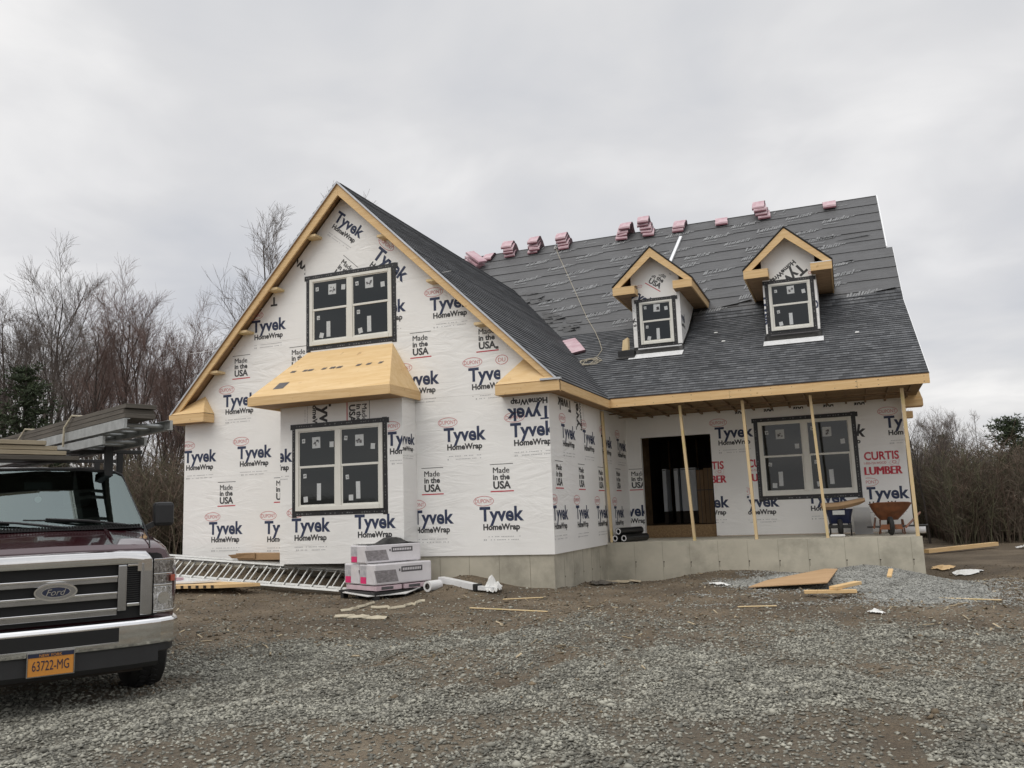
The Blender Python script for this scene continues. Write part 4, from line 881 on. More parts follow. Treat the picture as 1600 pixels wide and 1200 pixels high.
q.loft([[(x, 4.58, z-h), (x, 4.52, z), (x, 4.58, z+h), (x, 5.15, z+h+.02), (x, 5.2, z), (x, 5.15, z-h)] for x, z, h in secs], M['cardboard']); q.face([(12.98, 4.58, 1.285), (12.98, 4.52, 1.335), (12.98, 4.58, 1.385), (12.98, 5.15, 1.40), (12.98, 5.2, 1.335), (12.98, 5.15, 1.285)], M['cardboard'])
o = q.build('insulation_roll', at=(13.4, 4.8, 1.3)); tag(o, 'limp brown roll laid across the top of the blue wheelbarrow', 'roll')
q = MB(); q.hexa([(13.60, 5.45, SLZ), (13.98, 5.45, SLZ), (13.98, 5.49, SLZ), (13.60, 5.49, SLZ), (13.62, 5.78, 1.27), (13.94, 5.78, 1.26), (13.94, 5.82, 1.26), (13.62, 5.82, 1.27)], mat('grey_board', (.50, .50, .49), .7, var=.05)); o = q.build('grey_board', at=(13.8, 5.5, SLZ)); tag(o, 'pale grey board leaning on the wrapped wall between the wheelbarrows', 'board')
q = MB(); q.prism([(13.12, 4.2, SLZ+.001), (13.42, 4.15, SLZ+.001), (13.40, 4.4, SLZ+.001), (13.15, 4.38, SLZ+.001)], (0, 0, .05), M['wpaper']); o = q.build('rag', at=(13.2, 4.3, SLZ), bevel=.02); tag(o, 'white rag on the slab under the blue wheelbarrow', 'rag')
q = MB(); q.tube([(14.35, 5.3, SLZ+.07), (15.0, 5.25, SLZ+.07)], .07, M['pvc'], 14); o = q.build('pipe', at=(14.7, 5.3, SLZ)); tag(o, 'short white pipe lying behind the rusty wheelbarrow', 'pipe')
for k, (x, z, lab) in enumerate(((8.70, .785, 'lower left of three black ended wrap rolls on the porch slab corner'), (8.90, .785, 'lower right of three black ended wrap rolls on the porch slab corner'), (8.78, .935, 'topmost of three black ended wrap rolls on the porch slab corner'))):
    t = thing('wrap_roll', lab, 'roll', (x, 3.7, z-.08), 0, 'rolls on the porch corner')
    q = MB(); q.lathe((x, 3.62, z), (.35, 1, 0), [(0, .052), (0, .082), (.9, .082), (.9, .052), (0, .052)], M['membrane'], 18); q.build('roll_sheet', t)
    q = MB(); q.lathe((x-.003, 3.612, z), (.35, 1, 0), [(0, .045), (-.002, .060), (.0, .066), (.02, .066), (.02, .045), (0, .045)], M['pvc'], 18); q.build('core', t)
for k, (x0, x1, lab) in enumerate(((8.93, 9.03, 'left white panel edge standing inside the dark doorway'), (9.24, 9.345, 'middle white panel edge standing inside the dark doorway'), (9.42, 9.82, 'wide white cabinet panel standing inside the dark doorway'))):
    q = MB(); q.box((x0, 8.0, 1.30), (x1, 8.6, 2.43), M['white']); q.box((x0, 8.02, .972), (x1, 8.6, 1.298), M['dark']); q.box((x0+.01, 7.992, 2.38), (x1-.01, 8.0, 2.40), M['print']); o = q.build('cabinet', at=(x0, 8.3, .972), bevel=.004); tag(o, lab, 'cabinet', 'white panels inside the doorway')
for k, (x0, x1, z0, z1, lab) in enumerate(((9.84, 10.02, .972, 2.36, 'narrow tall cardboard carton inside the doorway next to the white cabinet'), (10.03, 10.25, .972, 2.40, 'wide tall cardboard carton inside the doorway at right'))):
    q = MB(); q.box((x0, 7.95, z0), (x1, 8.5, z1), M['cardboard']); q.box((x0-.001, 7.947, z0+.85), (x1+.001, 7.95, z0+.87), M['print']); q.box(((x0+x1)/2-.005, 7.946, z0), ((x0+x1)/2+.005, 7.95, z1), M['print']); o = q.build('carton', at=(x0, 8.2, z0), bevel=.004); tag(o, lab, 'carton')

# ------------------------------------------------------------------ ladders, boxes and boards against the wing
def ladder(a0, a1, b0, b1, name, lab, rungs, rail_h=.085, m=None, group=None, first=None, rr_=.019, skiprail=False):
    """flat ladder between rail lines a0-a1 and b0-b1"""
    m = m or M['metal']; a0, a1, b0, b1 = map(Vector, (a0, a1, b0, b1)); t = thing(name, lab, 'ladder', tuple(a0), 0, group)
    nrm = (a1-a0).cross(b0-a0).normalized()
    for p, q_ in ((a0, a1), (b0, b1)):
        r_ = MB(); r_.bar(p, q_, .028, rail_h, m, up=nrm); c_ = (b0-a0).normalized()*(1 if p == a0 else -1)
        for s_ in (-1, 1): r_.bar(p+nrm*s_*rail_h*.46+c_*.02, q_+nrm*s_*rail_h*.46+c_*.02, .04, .008, m, up=nrm)
        r_.build('rail', t, bevel=.002)
    for k in range(rungs):
        f_ = (k+.5)/rungs; r_ = MB(); r_.tube([a0.lerp(a1, f_), b0.lerp(b1, f_)], rr_, m, 8, cap=False); r_.build('rung', t)
    return t
ladder((-.55, -.80, .40), (4.95, -.80, .035), (-.50, -.40, .77), (5.00, -.40, .405), 'extension_ladder', 'front aluminium ladder on its side along the white wall, nearest the camera', 17, rail_h=.07)
ladder((-.45, -.70, .43), (5.05, -.70, .065), (-.42, -.28, .80), (5.08, -.28, .435), 'extension_ladder', 'aluminium ladder section nested right behind the front ladder by the wall', 17, rail_h=.06)
ladder((2.0, -.30, .50), (5.3, -.30, .36), (1.9, -.16, .64), (5.2, -.16, .53), 'extension_ladder', 'rear ladder under the long cardboard box, mostly hidden by the front ladders', 11, rail_h=.05)
q = MB(); q.hexa([(1.75, -.34, .665), (5.0, -.34, .645), (5.0, -.10, .645), (1.85, -.10, .665), (1.70, -.34, .80), (5.0, -.34, .765), (5.0, -.10, .765), (1.80, -.10, .80)], M['cardboard'])
q.hexa([(1.62, -.36, .70), (2.2, -.36, .69), (2.2, -.344, .69), (1.68, -.344, .70), (1.55, -.40, .775), (2.2, -.38, .80), (2.2, -.345, .80), (1.6, -.345, .775)], M['cardboard'])
for k in range(18): q.box((3.35+k*.036, -.343, .69), (3.35+k*.036+.022*random.uniform(.5, 1.1), -.341, .72), M['print']) if k not in (5, 11) else None
o = q.build('carton', at=(3.4, -.2, .65), bevel=.004); tag(o, 'long torn brown cardboard carton lying on the ladders by the bay', 'carton')
# boards by the van
for k, (pts, h, mm, lab, nm) in enumerate((
    ([(-.3, -1.9), (2.3, -1.55), (2.95, -1.15), (1.6, -.75), (-.3, -1.2)], .06, M['lumber'], 'orange brown corrugated board at the bottom of the pile by the van', 'board'),
    ([(-.6, -1.95), (1.5, -1.35), (1.9, -1.0), (.5, -.8), (-.6, -1.3)], .035, M['alu'], 'grey white sheet on the board pile by the van', 'sheet'),
    ([(-.8, -1.85), (.8, -1.4), (1.0, -1.05), (-.2, -.9), (-.8, -1.2)], .05, M['pinkpaper'], 'pale pink foam sheet on top of the board pile by the van', 'foam sheet'))):
    z0 = gh(.8, -1.3)+.01+(.0, .075, .115)[k]; q = MB(); q.prism([(x, y, z0) for x, y in pts], (0, 0, h), mm)
    if k == 0:
        for j in range(16): f_ = j/16; q.box((-.3+2.6*f_, -1.905+.35*f_, z0+.005), (-.3+2.6*f_+.06, -1.895+.35*f_, z0+h-.005), M['dark'])
    o = q.build(nm.replace(' ', '_'), at=(.8, -1.3, z0)); tag(o, lab, nm)
# pallet of packages
P0 = Vector((5.75, -1.62, 0)); D1 = Vector((.45, .893, 0)); D2 = Vector((-.893, .45, 0)); GZ = gh(5.7, -1.2)
def pbox(mb, a0, a1, b0, b1, z0, z1, m): mb.hexa([P0+D1*a+D2*c_+Vector((0, 0, z)) for z in (z0, z1) for a, c_ in ((a0, b0), (a1, b0), (a1, b1), (a0, b1))], m)
pal = thing('pallet', 'black plastic pallet under the white packages', 'pallet', (5.75, -1.62, GZ-.01))
q = MB(); pbox(q, -.05, 1.35, -.05, 1.15, GZ+.09, GZ+.125, M['blackmetal']); q.build('deck', pal)
for a in (-.03, .6, 1.23):
    for c_ in (-.03, .5, 1.02): q = MB(); pbox(q, a, a+.1, c_, c_+.1, GZ-.02, GZ+.089, M['blackmetal']); q.build('foot', pal)
q = MB(); q.prism([P0+D1*a+D2*c_+Vector((0, 0, z)) for a, c_, z in ((-.16, .0, GZ+.065), (-.12, .9, GZ+.09), (.3, 1.0, GZ+.127), (.95, -.02, GZ+.127), (.55, -.14, GZ+.06))], (0, 0, .012), M['wpaper']); o = q.build('sheet', at=(5.75, -1.5, GZ+.1)); tag(o, 'thin white sheet sticking out under the package stack', 'sheet')
for k, (a0, a1, lab) in enumerate(((.02, .55, 'pink flat package under the left end of the white packages'), (.60, 1.20, 'pink flat package under the right end of the white packages'))):
    q = MB(); pbox(q, a0, a1, -.01, 1.0, GZ+.145, GZ+.225, mat('pale_pink_package', (.62, .48, .52), .4, var=.1)); pbox(q, a0+.1, a0+.35, -.014, -.01, GZ+.16, GZ+.21, M['print']); o = q.build('package', at=P0+D1*a0+Vector((0, 0, GZ+.145)), bevel=.015); tag(o, lab, 'package', 'pink packages on the pallet')
def package(c0, c1, a0, a1, z0, z1, lab):
    t = thing('package', lab, 'package', tuple(P0+D1*a0+D2*c0+Vector((0, 0, z0))), 0, 'white wrapped packages on the pallet')
    q = MB(); pbox(q, a0, a1, c0, c1, z0, z1, M['shrink']); b_ = q.build('wrapped_body', t, bevel=.022)
    o1 = P0+D1*a0+D2*c0; H = z1-z0
    def onlong(u, v, w_, h_, m, sk=0, k=.003):      # long face towards the camera's right
        p_ = o1-D2*k; return q.face([p_+D1*(u)+Vector((0, 0, z0+v)), p_+D1*(u+w_)+Vector((0, 0, z0+v)), p_+D1*(u+w_-sk)+Vector((0, 0, z0+v+h_)), p_+D1*(u-sk)+Vector((0, 0, z0+v+h_))], m)
    def onend(u, v, w_, h_, m, k=.003):
        p_ = o1-D1*k; return q.face([p_+D2*(u+w_)+Vector((0, 0, z0+v)), p_+D2*u+Vector((0, 0, z0+v)), p_+D2*u+Vector((0, 0, z0+v+h_)), p_+D2*(u+w_)+Vector((0, 0, z0+v+h_))], m)
    q = MB(); onlong(.55, H*.55, .46, H*.27, M['print']); 
    for j in range(11): onlong(.58+j*.037, H*.63, .025, H*.12, M['shrink'], k=.005)
    onlong(.50, H*.60, .03, H*.12, M['print']); q.build('front_label', t)
    q = MB(); onlong(.04, H*.12, .45, H*.58, mat('photo_print', (.17, .155, .16), .4, col2=(.34, .32, .33), vscale=14, stretch=(1, 1, 2)), sk=.06); q.build('picture_panel', t)
    q = MB(); w_ = c1-c0; onend(w_*.55, H*.06, w_*.4, H*.85, mat('grey_end_print', (.36, .36, .38), .4, col2=(.55, .54, .56), vscale=18)); q.build('end_panel', t)
    q = MB(); onend(w_*.55, H*.06, w_*.36, H*.32, M['pinktag'], k=.005); q.build('tag', t)
    return t
package(0, .52, .0, 1.22, GZ+.24, GZ+.60, 'white shrink wrapped package at the front of the lower pallet layer')
package(.535, 1.05, .01, 1.21, GZ+.24, GZ+.60, 'white shrink wrapped package at the back of the lower pallet layer')
package(.27, .79, -.02, 1.18, GZ+.612, GZ+.93, 'white shrink wrapped package alone on top of the pallet stack')
q = MB(); rings = []
for a in np.linspace(.02, 1.17, 12):
    rings.append([P0+D1*a+D2*c_+Vector((0, 0, GZ+.937+.05*max(0, nz(a*3, c_*3, 1, 4))+(.08 if .45 < a < 1.0 and .4 < c_ < .7 else 0)*max(0, math.sin((a-.45)*5.7)))) for c_ in np.linspace(.28, .78, 7)])
q.loft(rings, M['membrane'], closed=False); q.loft([[p_-Vector((0, 0, .006)) for p_ in r_] for r_ in rings], M['membrane'], closed=False); o = q.build('tarp', at=P0+D1*.6+D2*.5+Vector((0, 0, GZ+.93))); tag(o, 'black plastic tarp lying on the topmost white package', 'tarp')
c_ = Vector((6.42, -.95, gh(6.4, -.9)+.10))
t = thing('wrap_roll', 'white sheet roll lying at the right of the package pallet', 'roll', tuple(c_-Vector((0, 0, .12))))
q = MB(); q.lathe(c_, (.25, 1, 0), [(0, .045), (0, .095), (.32, .095), (.32, .045), (0, .045)], M['pvc'], 22); q.build('roll_sheet', t)
q = MB(); q.lathe(c_-Vector((.001, .003, 0)), (.25, 1, 0), [(0, .03), (0, .055), (.03, .055), (.03, .03), (0, .03)], M['dark'], 18); q.build('core', t)
q = MB(); ga = Vector((6.45, -.45, gh(6.45, -.45)+.06)); gb = Vector((7.32, -.80, gh(7.3, -.8)+.06)); q.bar(ga, gb, .15, .10, M['alu']); q.bar(gb-(gb-ga).normalized()*.02+Vector((.0, 0, .0)), gb+Vector((.05, -.02, 0)), .16, .11, M['blackmetal']); q.bar(gb+Vector((.05, -.02, -.01)), gb+Vector((.33, -.03, -.03)), .10, .07, M['alu'])
o = q.build('downspout', at=ga); tag(o, 'white metal downspout lying on the dirt below the concrete', 'downspout')
def crumple(name, c, sx, sy, sz, m, lab, cat, seed, n=14):
    V = []; F = []
    for j in range(n):
        for i in range(n):
            u = i/(n-1)*2-1; v = j/(n-1)*2-1; r_ = math.hypot(u, v); k = max(0, 1-r_*.75)
            x = c[0]+u*sx*(1+.35*nz(u*2, v*2, 1, seed)); y = c[1]+v*sy*(1+.35*nz(v*2, u*2, 1, seed+3))
            z = gh(x, y)+(c[2] if len(c) > 2 else 0)+.012+sz*k*(.55+.9*nz(u*2.2, v*2.2, 1, seed+7))+.3*sz*abs(nz(u*5, v*5, 1, seed+1))
            V.append((x, y, max(z, gh(x, y)+.008)))
    for j in range(n-1):
        for i in range(n-1):
            u = (i+.5)/(n-1)*2-1; v = (j+.5)/(n-1)*2-1
            if math.hypot(u, v) < .95+.2*nz(u*3, v*3, 1, seed+2): F.append((j*n+i, j*n+i+1, (j+1)*n+i+1, (j+1)*n+i))
    q = MB(); q.add(V, F, m, smooth=False); o = q.build(name, at=(c[0], c[1], gh(c[0], c[1]))); return tag(o, lab, cat)
crumple('plastic_bag', (7.62, -.78), .17, .14, .30, M['wpaper'], 'crumpled white plastic bag beside the downspout on the dirt pile', 'bag', 3)
crumple('cardboard_scrap', (9.25, 1.9), .42, .2, .09, M['palewood'], 'torn tan scrap on the ground at the inner foundation corner', 'scrap', 5)
crumple('cardboard_scrap', (8.95, 1.45), .25, .18, .12, M['greywood'], 'crumpled dark scrap in front of the foundation corner', 'scrap', 9)
crumple('plastic_scrap', (11.3, .9), .16, .08, .08, M['wpaper'], 'small white plastic scrap left of the plywood sheet', 'scrap', 12)
crumple('plastic_scrap', (15.6, 4.6), .26, .22, .07, M['wpaper'], 'white scrap on the ground right of the porch corner', 'scrap', 15)
crumple('cardboard_scrap', (15.25, 5.2), .22, .30, .07, M['lumber'], 'tan scrap on the ground right of the porch corner', 'scrap', 18)
crumple('plastic_scrap', (17.9, 11.6), .32, .25, .14, M['wpaper'], 'white scrap at the far right edge of the yard', 'scrap', 21)
crumple('plastic_scrap', (13.77, -2.9), .11, .07, .05, M['wpaper'], 'pale flat scrap on the dirt in front of the gravel heap', 'scrap', 25)
def ribbon(name, pts, w_, m, lab, cat, lift=.018):
    L_ = []; 
    for i, p_ in enumerate(pts):
        a = Vector(pts[max(0, i-1)]); c2 = Vector(pts[min(len(pts)-1, i+1)]); d_ = Vector((c2.x-a.x, c2.y-a.y, 0)).normalized(); s_ = Vector((-d_.y, d_.x, 0))*w_/2*random.uniform(.5, 1.3)
        z = gh(p_[0], p_[1])+lift+(p_[2] if len(p_) > 2 else 0); L_.append([Vector((p_[0], p_[1], z))-s_, Vector((p_[0], p_[1], z+.03))+s_*.0, Vector((p_[0], p_[1], z))+s_])
    q = MB(); q.loft(L_, m, closed=False); q.loft([[v_-Vector((0, 0, .01)) for v_ in r_] for r_ in L_], m, closed=False); o = q.build(name, at=(pts[0][0], pts[0][1], gh(pts[0][0], pts[0][1]))); return tag(o, lab, cat)
def wig(a, b, n, amp, seed): return [(a[0]+(b[0]-a[0])*i/n+amp*nz(i*.7, seed, 1, seed), a[1]+(b[1]-a[1])*i/n+amp*nz(seed, i*.7, 1, seed+4)) for i in range(n+1)]
ribbon('cloth_strip', wig((6.4, -3.75), (7.35, -3.95), 10, .22, 3), .20, M['fabric'], 'twisted dirty white cloth strip on the ground before the pallet', 'cloth')
ribbon('webbing_strap', wig((6.85, -1.9), (6.75, -2.75), 10, .16, 6)+wig((6.75, -2.75), (6.35, -2.7), 5, .12, 8), .07, M['fabric'], 'tan webbing strap trailing in front of the pallet at right', 'strap')
ribbon('webbing_strap', wig((6.05, -2.2), (6.1, -3.2), 8, .12, 11), .06, M['fabric'], 'tan webbing strap trailing in front of the pallet at left', 'strap')
def plank(name, a, b, w_, h_, m, lab, cat): q = MB(); q.bar(a, b, w_, h_, m); o = q.build(name, at=a, bevel=.004); return tag(o, lab, cat)
ply = MB(); zz = .17
ply.prism([(11.85, .3, gh(11.85, .3)+.03), (13.12, .2, .12), (13.26, 1.75, .22), (13.05, 1.80, .22), (12.1, .85, .10)], (0, 0, .016), mat('weathered_plywood', (.50, .33, .18), .75, col2=(.40, .25, .13), vscale=3, stretch=(.5, 3, 3), bump=.1)); o = ply.build('plywood_sheet', at=(12.5, 1.2, .1)); tag(o, 'cut plywood scrap sheet lying on the gravel heap below the porch', 'plywood')
plank('lumber_offcut', (12.80, -.75, .075), (13.55, -.62, .075), .10, .05, M['lumber'], 'lower of two crossed lumber offcuts on the gravel heap', 'lumber')
plank('lumber_offcut', (13.22, -.70, .128), (13.58, -.05, .15), .13, .05, M['lumber'], 'upper of two crossed lumber offcuts on the gravel heap', 'lumber')
plank('lumber_offcut', (14.05, .2, .22), (14.1, .62, .30), .07, .03, M['lumber'], 'short pale lumber offcut standing out of the gravel heap at right', 'lumber')
plank('lumber_beam', (15.25, 9.55, gh(15.3, 9.6)+.08), (17.15, 11.95, gh(17.1, 12)+.12), .16, .10, M['lumber'], 'long pale lumber beam lying on the ground at far right', 'lumber')
for k, (a, b, lab) in enumerate((((8.1, -1.5), (8.75, -1.35), 'thin pale wood sliver on the dirt below the wing corner'), ((8.0, -2.6), (9.4, -3.0), 'long thin pale stick on the dirt in front of the wing corner'), ((14.6, -.9), (15.4, -1.2), 'thin pale stick on the dirt right of the gravel heap'), ((12.0, -2.4), (12.5, -2.2), 'thin pale stick on the dirt in front of the plywood sheet'))):
    plank('wood_stick', (a[0], a[1], gh(*a)+.02), (b[0], b[1], gh(*b)+.02), .04, .015, M['lumberv'], lab, 'stick')
# ------------------------------------------------------------------ van
VO = (7.55, -9.655, -.02); VR = R(56)
VAN = thing('van', 'dark maroon work van with chrome grille and a loaded roof rack, parked at left', 'van', VO, VR)
M['maroon'] = mat('maroon_paint', (.045, .010, .014), .22, coat=1.0, var=.1, spec=.6, dirt=(.07, .045, .04), dscale=2.2, dlo=.62, dhi=.9)
M['chrome'] = mat('chrome', (.80, .80, .80), .09, metal=1, var=.05, bump=.015, bscale=5)
M['chromed'] = mat('grey_chrome', (.42, .42, .42), .2, metal=1, var=.12)  # darker, rougher tone of the chrome
M['blackpl'] = mat('black_plastic', (.018, .018, .019), .5, var=.2)
M['grilleblk'] = mat('grille_void', (.006, .006, .006), .7)
M['lens'] = mat('headlamp_lens', (.85, .85, .85), .06, metal=.85, col2=(.25, .25, .25), vscale=34,  bump=.5, bscale=22, stretch=(2, 2, .5), bdist=.02, coat=1)  # pale and dark streaks in the colour imitate reflections and ribs
M['lensd'] = mat('headlamp_reflector', (.42, .40, .38), .1, metal=.85, col2=(.07, .06, .055), vscale=28, stretch=(2, 2, .8), bump=.5, bscale=26, bdist=.02, coat=1)
M['amber'] = mat('amber_lens', (.45, .06, .03), .2, coat=1)
M['plate'] = mat('orange_plate', (.60, .25, .04), .4, dirt=(.5, .2, .04), dscale=20, dlo=.6, dhi=.8)
M['plateblue'] = mat('plate_navy', (.015, .02, .05), .4)
M['seat'] = mat('grey_seat', (.10, .10, .105), .9)
def windshield_glass():
    m = bpy.data.materials.new('windshield_glass'); m.use_nodes = True; nt = m.node_tree; L = nt.links.new; out = nt.nodes['Material Output']; nt.nodes.remove(nt.nodes['Principled BSDF'])
    t = ND(nt, 'ShaderNodeBsdfTransparent'); t.inputs[0].default_value = (.55, .66, .63, 1); g = ND(nt, 'ShaderNodeBsdfGlossy', Roughness=.03); g.inputs[0].default_value = (.56, .66, .64, 1)
    f = ND(nt, 'ShaderNodeFresnel', IOR=1.5); a = ND(nt, 'ShaderNodeMath', operation='ADD'); a.inputs[1].default_value = .22; L(f.outputs[0], a.inputs[0])
    mx = ND(nt, 'ShaderNodeMixShader'); L(a.outputs[0], mx.inputs[0]); L(t.outputs[0], mx.inputs[1]); L(g.outputs[0], mx.inputs[2]); L(mx.outputs[0], out.inputs[0]); return m
M['wglass'] = windshield_glass()
def ring(y, zb, wb, zs, ws, zt, wt, r, c):
    h = [(0, zb), (wb*.9, zb), (wb, zb+.06), (ws, zs-.18), (ws, zs-.02), ((ws*.45+wt*.55)+.012, zs+(zt-r-zs)*.5), (wt, zt-r), (wt-.3*r, zt-.3*r), (wt-r, zt), (wt*.5, zt+c*.8), (0, zt+c)]
    return [(x, y, z) for x, z in h]+[(-x, y, z) for x, z in h[-2:0:-1]]
ST = [(.115, .70, .86, 1.08, .90, 1.235, .84, .05, .0), (.125, .62, .90, 1.08, .94, 1.275, .88, .07, .008), (.17, .56, .94, 1.10, .965, 1.305, .90, .09, .02), (.5, .5, .97, 1.13, .99, 1.355, .93, .12, .03), (1.0, .46, .98, 1.2, 1.0, 1.415, .94, .12, .03),
      (1.10, .46, .98, 1.2, 1.0, 1.445, .90, .06, .02), (1.78, .46, .98, 1.22, 1.0, 2.02, .80, .10, .03), (1.95, .46, .98, 1.22, 1.0, 2.06, .81, .12, .035), (2.3, .46, .98, 1.22, 1.0, 2.08, .82, .12, .04), (5.3, .46, .98, 1.22, 1.0, 2.08, .82, .12, .04), (5.45, .5, .96, 1.22, .97, 2.04, .78, .12, .03)]
rings = [ring(*s_) for s_ in ST]; q = MB()
q.loft(rings, M['maroon'], skip=lambda i, k: i == 5 and 6 <= k <= 13); q.face(rings[0][::-1], M['grilleblk']); q.face(rings[-1], M['maroon'])
body = q.build('body', VAN, autosmooth=28)
# windshield
q = MB(); a = rings[5][6:15]; b = rings[6][6:15]; G = []
for t in np.linspace(0, 1, 7): G.append([Vector(p_).lerp(Vector(r_), t)+Vector((0, -.03*(1-(p_[0]/.9)**2), .012)) for p_, r_ in zip(a, b)])
q.loft(G[::-1], M['wglass'], closed=False); ws_ = q.build('windshield', VAN)
q = MB(); q.tube([G[i][0] for i in range(7)], .014, M['blackpl'], 6); q.tube([G[i][-1] for i in range(7)], .014, M['blackpl'], 6); q.tube(G[-1], .016, M['blackpl'], 6); q.build('windshield_seal', ws_)
q = MB(); q.prism([(-.84, 1.0, 1.452), (.84, 1.0, 1.452), (.84, 1.10, 1.472), (-.84, 1.10, 1.472)], (0, 0, .012), M['blackpl'])
for k in range(66): q.box((-.82+k*.025, .995, 1.462), (-.81+k*.025, 1.09, 1.49), M['grilleblk'])
q.build('cowl', VAN)
for x0, x1 in ((-.62, .18), (.02, .74)):
    q = MB(); q.tube([(x1, 1.03, 1.475), ((x0+x1)/2, 1.10, 1.535), (x0, 1.15, 1.565)], [.014, .011, .008], M['blackpl'], 6); q.tube([(x0-.18, 1.17, 1.555), (x0+.35, 1.13, 1.535)], .010, M['blackrub'], 6); q.build('wiper', VAN)
# cabin
q = MB(); q.box((-.86, 1.35, 1.25), (.86, 1.9, 1.43), M['blackpl']); q.build('dashboard', VAN, bevel=.05)
for x in (-.45, .45):
    q = MB(); q.box((x-.25, 2.35, 1.0), (x+.25, 2.5, 1.68), M['seat']); q.box((x-.25, 1.95, .95), (x+.25, 2.5, 1.15), M['seat']); q.box((x-.13, 2.37, 1.70), (x+.13, 2.47, 1.88), M['seat']); q.build('seat', VAN, bevel=.04)
q = MB(); q.lathe((.42, 1.88, 1.42), (0, -.75, .65), [(-.015, .185), (0, .2), (.015, .185), (0, .17), (-.015, .185)], M['blackpl'], 24); q.tube([(.25, 1.85, 1.42), (.6, 1.85, 1.42)], .015, M['blackpl'], 6); q.build('steering_wheel', VAN)
q = MB(); q.box((-.92, 2.9, .6), (.92, 2.95, 2.05), M['dark']); q.build('bulkhead', VAN)
q = MB(); q.box((-.12, 1.66, 1.86), (.12, 1.68, 1.93), M['blackpl']); q.tube([(0, 1.66, 1.86), (.0, 1.65, 1.78)], .006, M['print'], 5); q.lathe((0, 1.64, 1.76), (0, 1, 0), [(0, 0), (0, .03), (.01, .03), (.01, 0)], M['sticker'], 12); q.build('rear_view_mirror', VAN)
for k, (x, y, s_, lab) in enumerate(((.12, 1.45, .20, 'crumpled white paper on the van dashboard, centre'), (-.42, 1.5, .22, 'crumpled white paper on the van dashboard, left'))):
    V = []; n = 8
    for j in range(n):
        for i in range(n): V.append(((i/(n-1)-.5)*s_*1.8, (j/(n-1)-.5)*s_, .006+.10*max(0, .5+nz(i*.5, j*.5, 1, 3+k))*(1-abs(i/(n-1)-.5)*1.6)))
    q = MB(); q.add(V, [(j*n+i, j*n+i+1, (j+1)*n+i+1, (j+1)*n+i) for j in range(n-1) for i in range(n-1)], M['wpaper'])
    w_ = Matrix.Rotation(VR, 4, 'Z') @ Vector((x, y, 0)); o = q.build('crumpled_paper', at=(0, 0, 0)); o.location = Vector(VO)+w_+Vector((0, 0, 1.43)); o.rotation_euler = (0, 0, VR); tag(o, lab, 'paper')
# side glass, doors
for sg in (-1, 1):
    q = MB()
    def sp(y, t): r_ = [Vector(p_) for p_ in ring(y, *[np.interp(y, [s_[0] for s_ in ST], [s_[j] for s_ in ST]) for j in range(1, 9)])[4:7]]; v_ = r_[0].lerp(r_[1], t*2) if t < .5 else r_[1].lerp(r_[2], t*2-1); return Vector((sg*(v_.x+.028), y, v_.z))
    pts = [(1.55, .04), (2.65, .04), (2.65, .9), (1.95, .9)]
    q.face([sp(*p_) for p_ in pts][::sg], M['glass']); q.build('side_window', VAN)
    q = MB(); q.tube([(sg*1.003, 1.35, .55), (sg*1.003, 1.35, 1.2)], .006, M['grilleblk'], 5); q.tube([(sg*1.003, 2.72, .55), (sg*1.003, 2.72, 1.2)], .006, M['grilleblk'], 5); d_ = q.build('door_gap', VAN)
    q = MB(); q.box((min(sg*1.0, sg*1.02), 2.5, 1.08), (max(sg*1.0, sg*1.02), 2.66, 1.12), M['blackpl']); q.build('door_handle', VAN, bevel=.006)
    for y in (.85, 4.35):
        q = MB(); q.lathe((sg*.66, y, .375), (sg, 0, 0), [(0, .20), (.0, .30), (.03, .355), (.09, .375), (.24, .375), (.31, .355), (.335, .30), (.335, .21), (.30, .19)], M['blackrub'], 36)
        for j in range(36):
            a_ = j*math.pi/18
            for dx in (.10, .19): q.bar((sg*(.66+dx), y+math.cos(a_)*.378, .375+math.sin(a_)*.378), (sg*(.66+dx+.05), y+math.cos(a_+.08)*.378, .375+math.sin(a_+.08)*.378), .035, .012, M['blackrub'], up=(0, math.cos(a_), math.sin(a_)))
        wh = q.build('wheel', VAN)
        q = MB(); q.lathe((sg*.66, y, .375), (sg, 0, 0), [(.30, .20), (.28, .12), (.31, .06), (.31, 0)], M['metal'], 24); q.build('rim', wh)
    q = MB(); q.box((min(sg*.995, sg*1.185), 1.22, 1.46), (max(sg*.995, sg*1.185), 1.36, 1.70), M['blackpl']); mr = q.build('mirror', VAN, bevel=.035)
    q = MB(); q.bar((sg*.93, 1.28, 1.45), (sg*1.03, 1.28, 1.50), .05, .04, M['blackpl'], up=(0, 1, 0)); q.build('mirror_arm', mr)
# hood seams and bulge
q = MB()
for sg in (-1, 1): q.tube([(sg*.86, 1.0, 1.452), (sg*.80, .7, 1.418), (sg*.765, .4, 1.377), (sg*.74, .2, 1.338), (sg*.73, .13, 1.285)], .006, M['grilleblk'], 5)
q.build('hood_gap', VAN)
for sg in (-1, 1): q = MB(); q.tube([(sg*.5, .95, 1.447), (sg*.48, .6, 1.410), (sg*.46, .28, 1.356)], [.012, .016, .004], M['maroon'], 8); q.build('hood_crease', VAN)
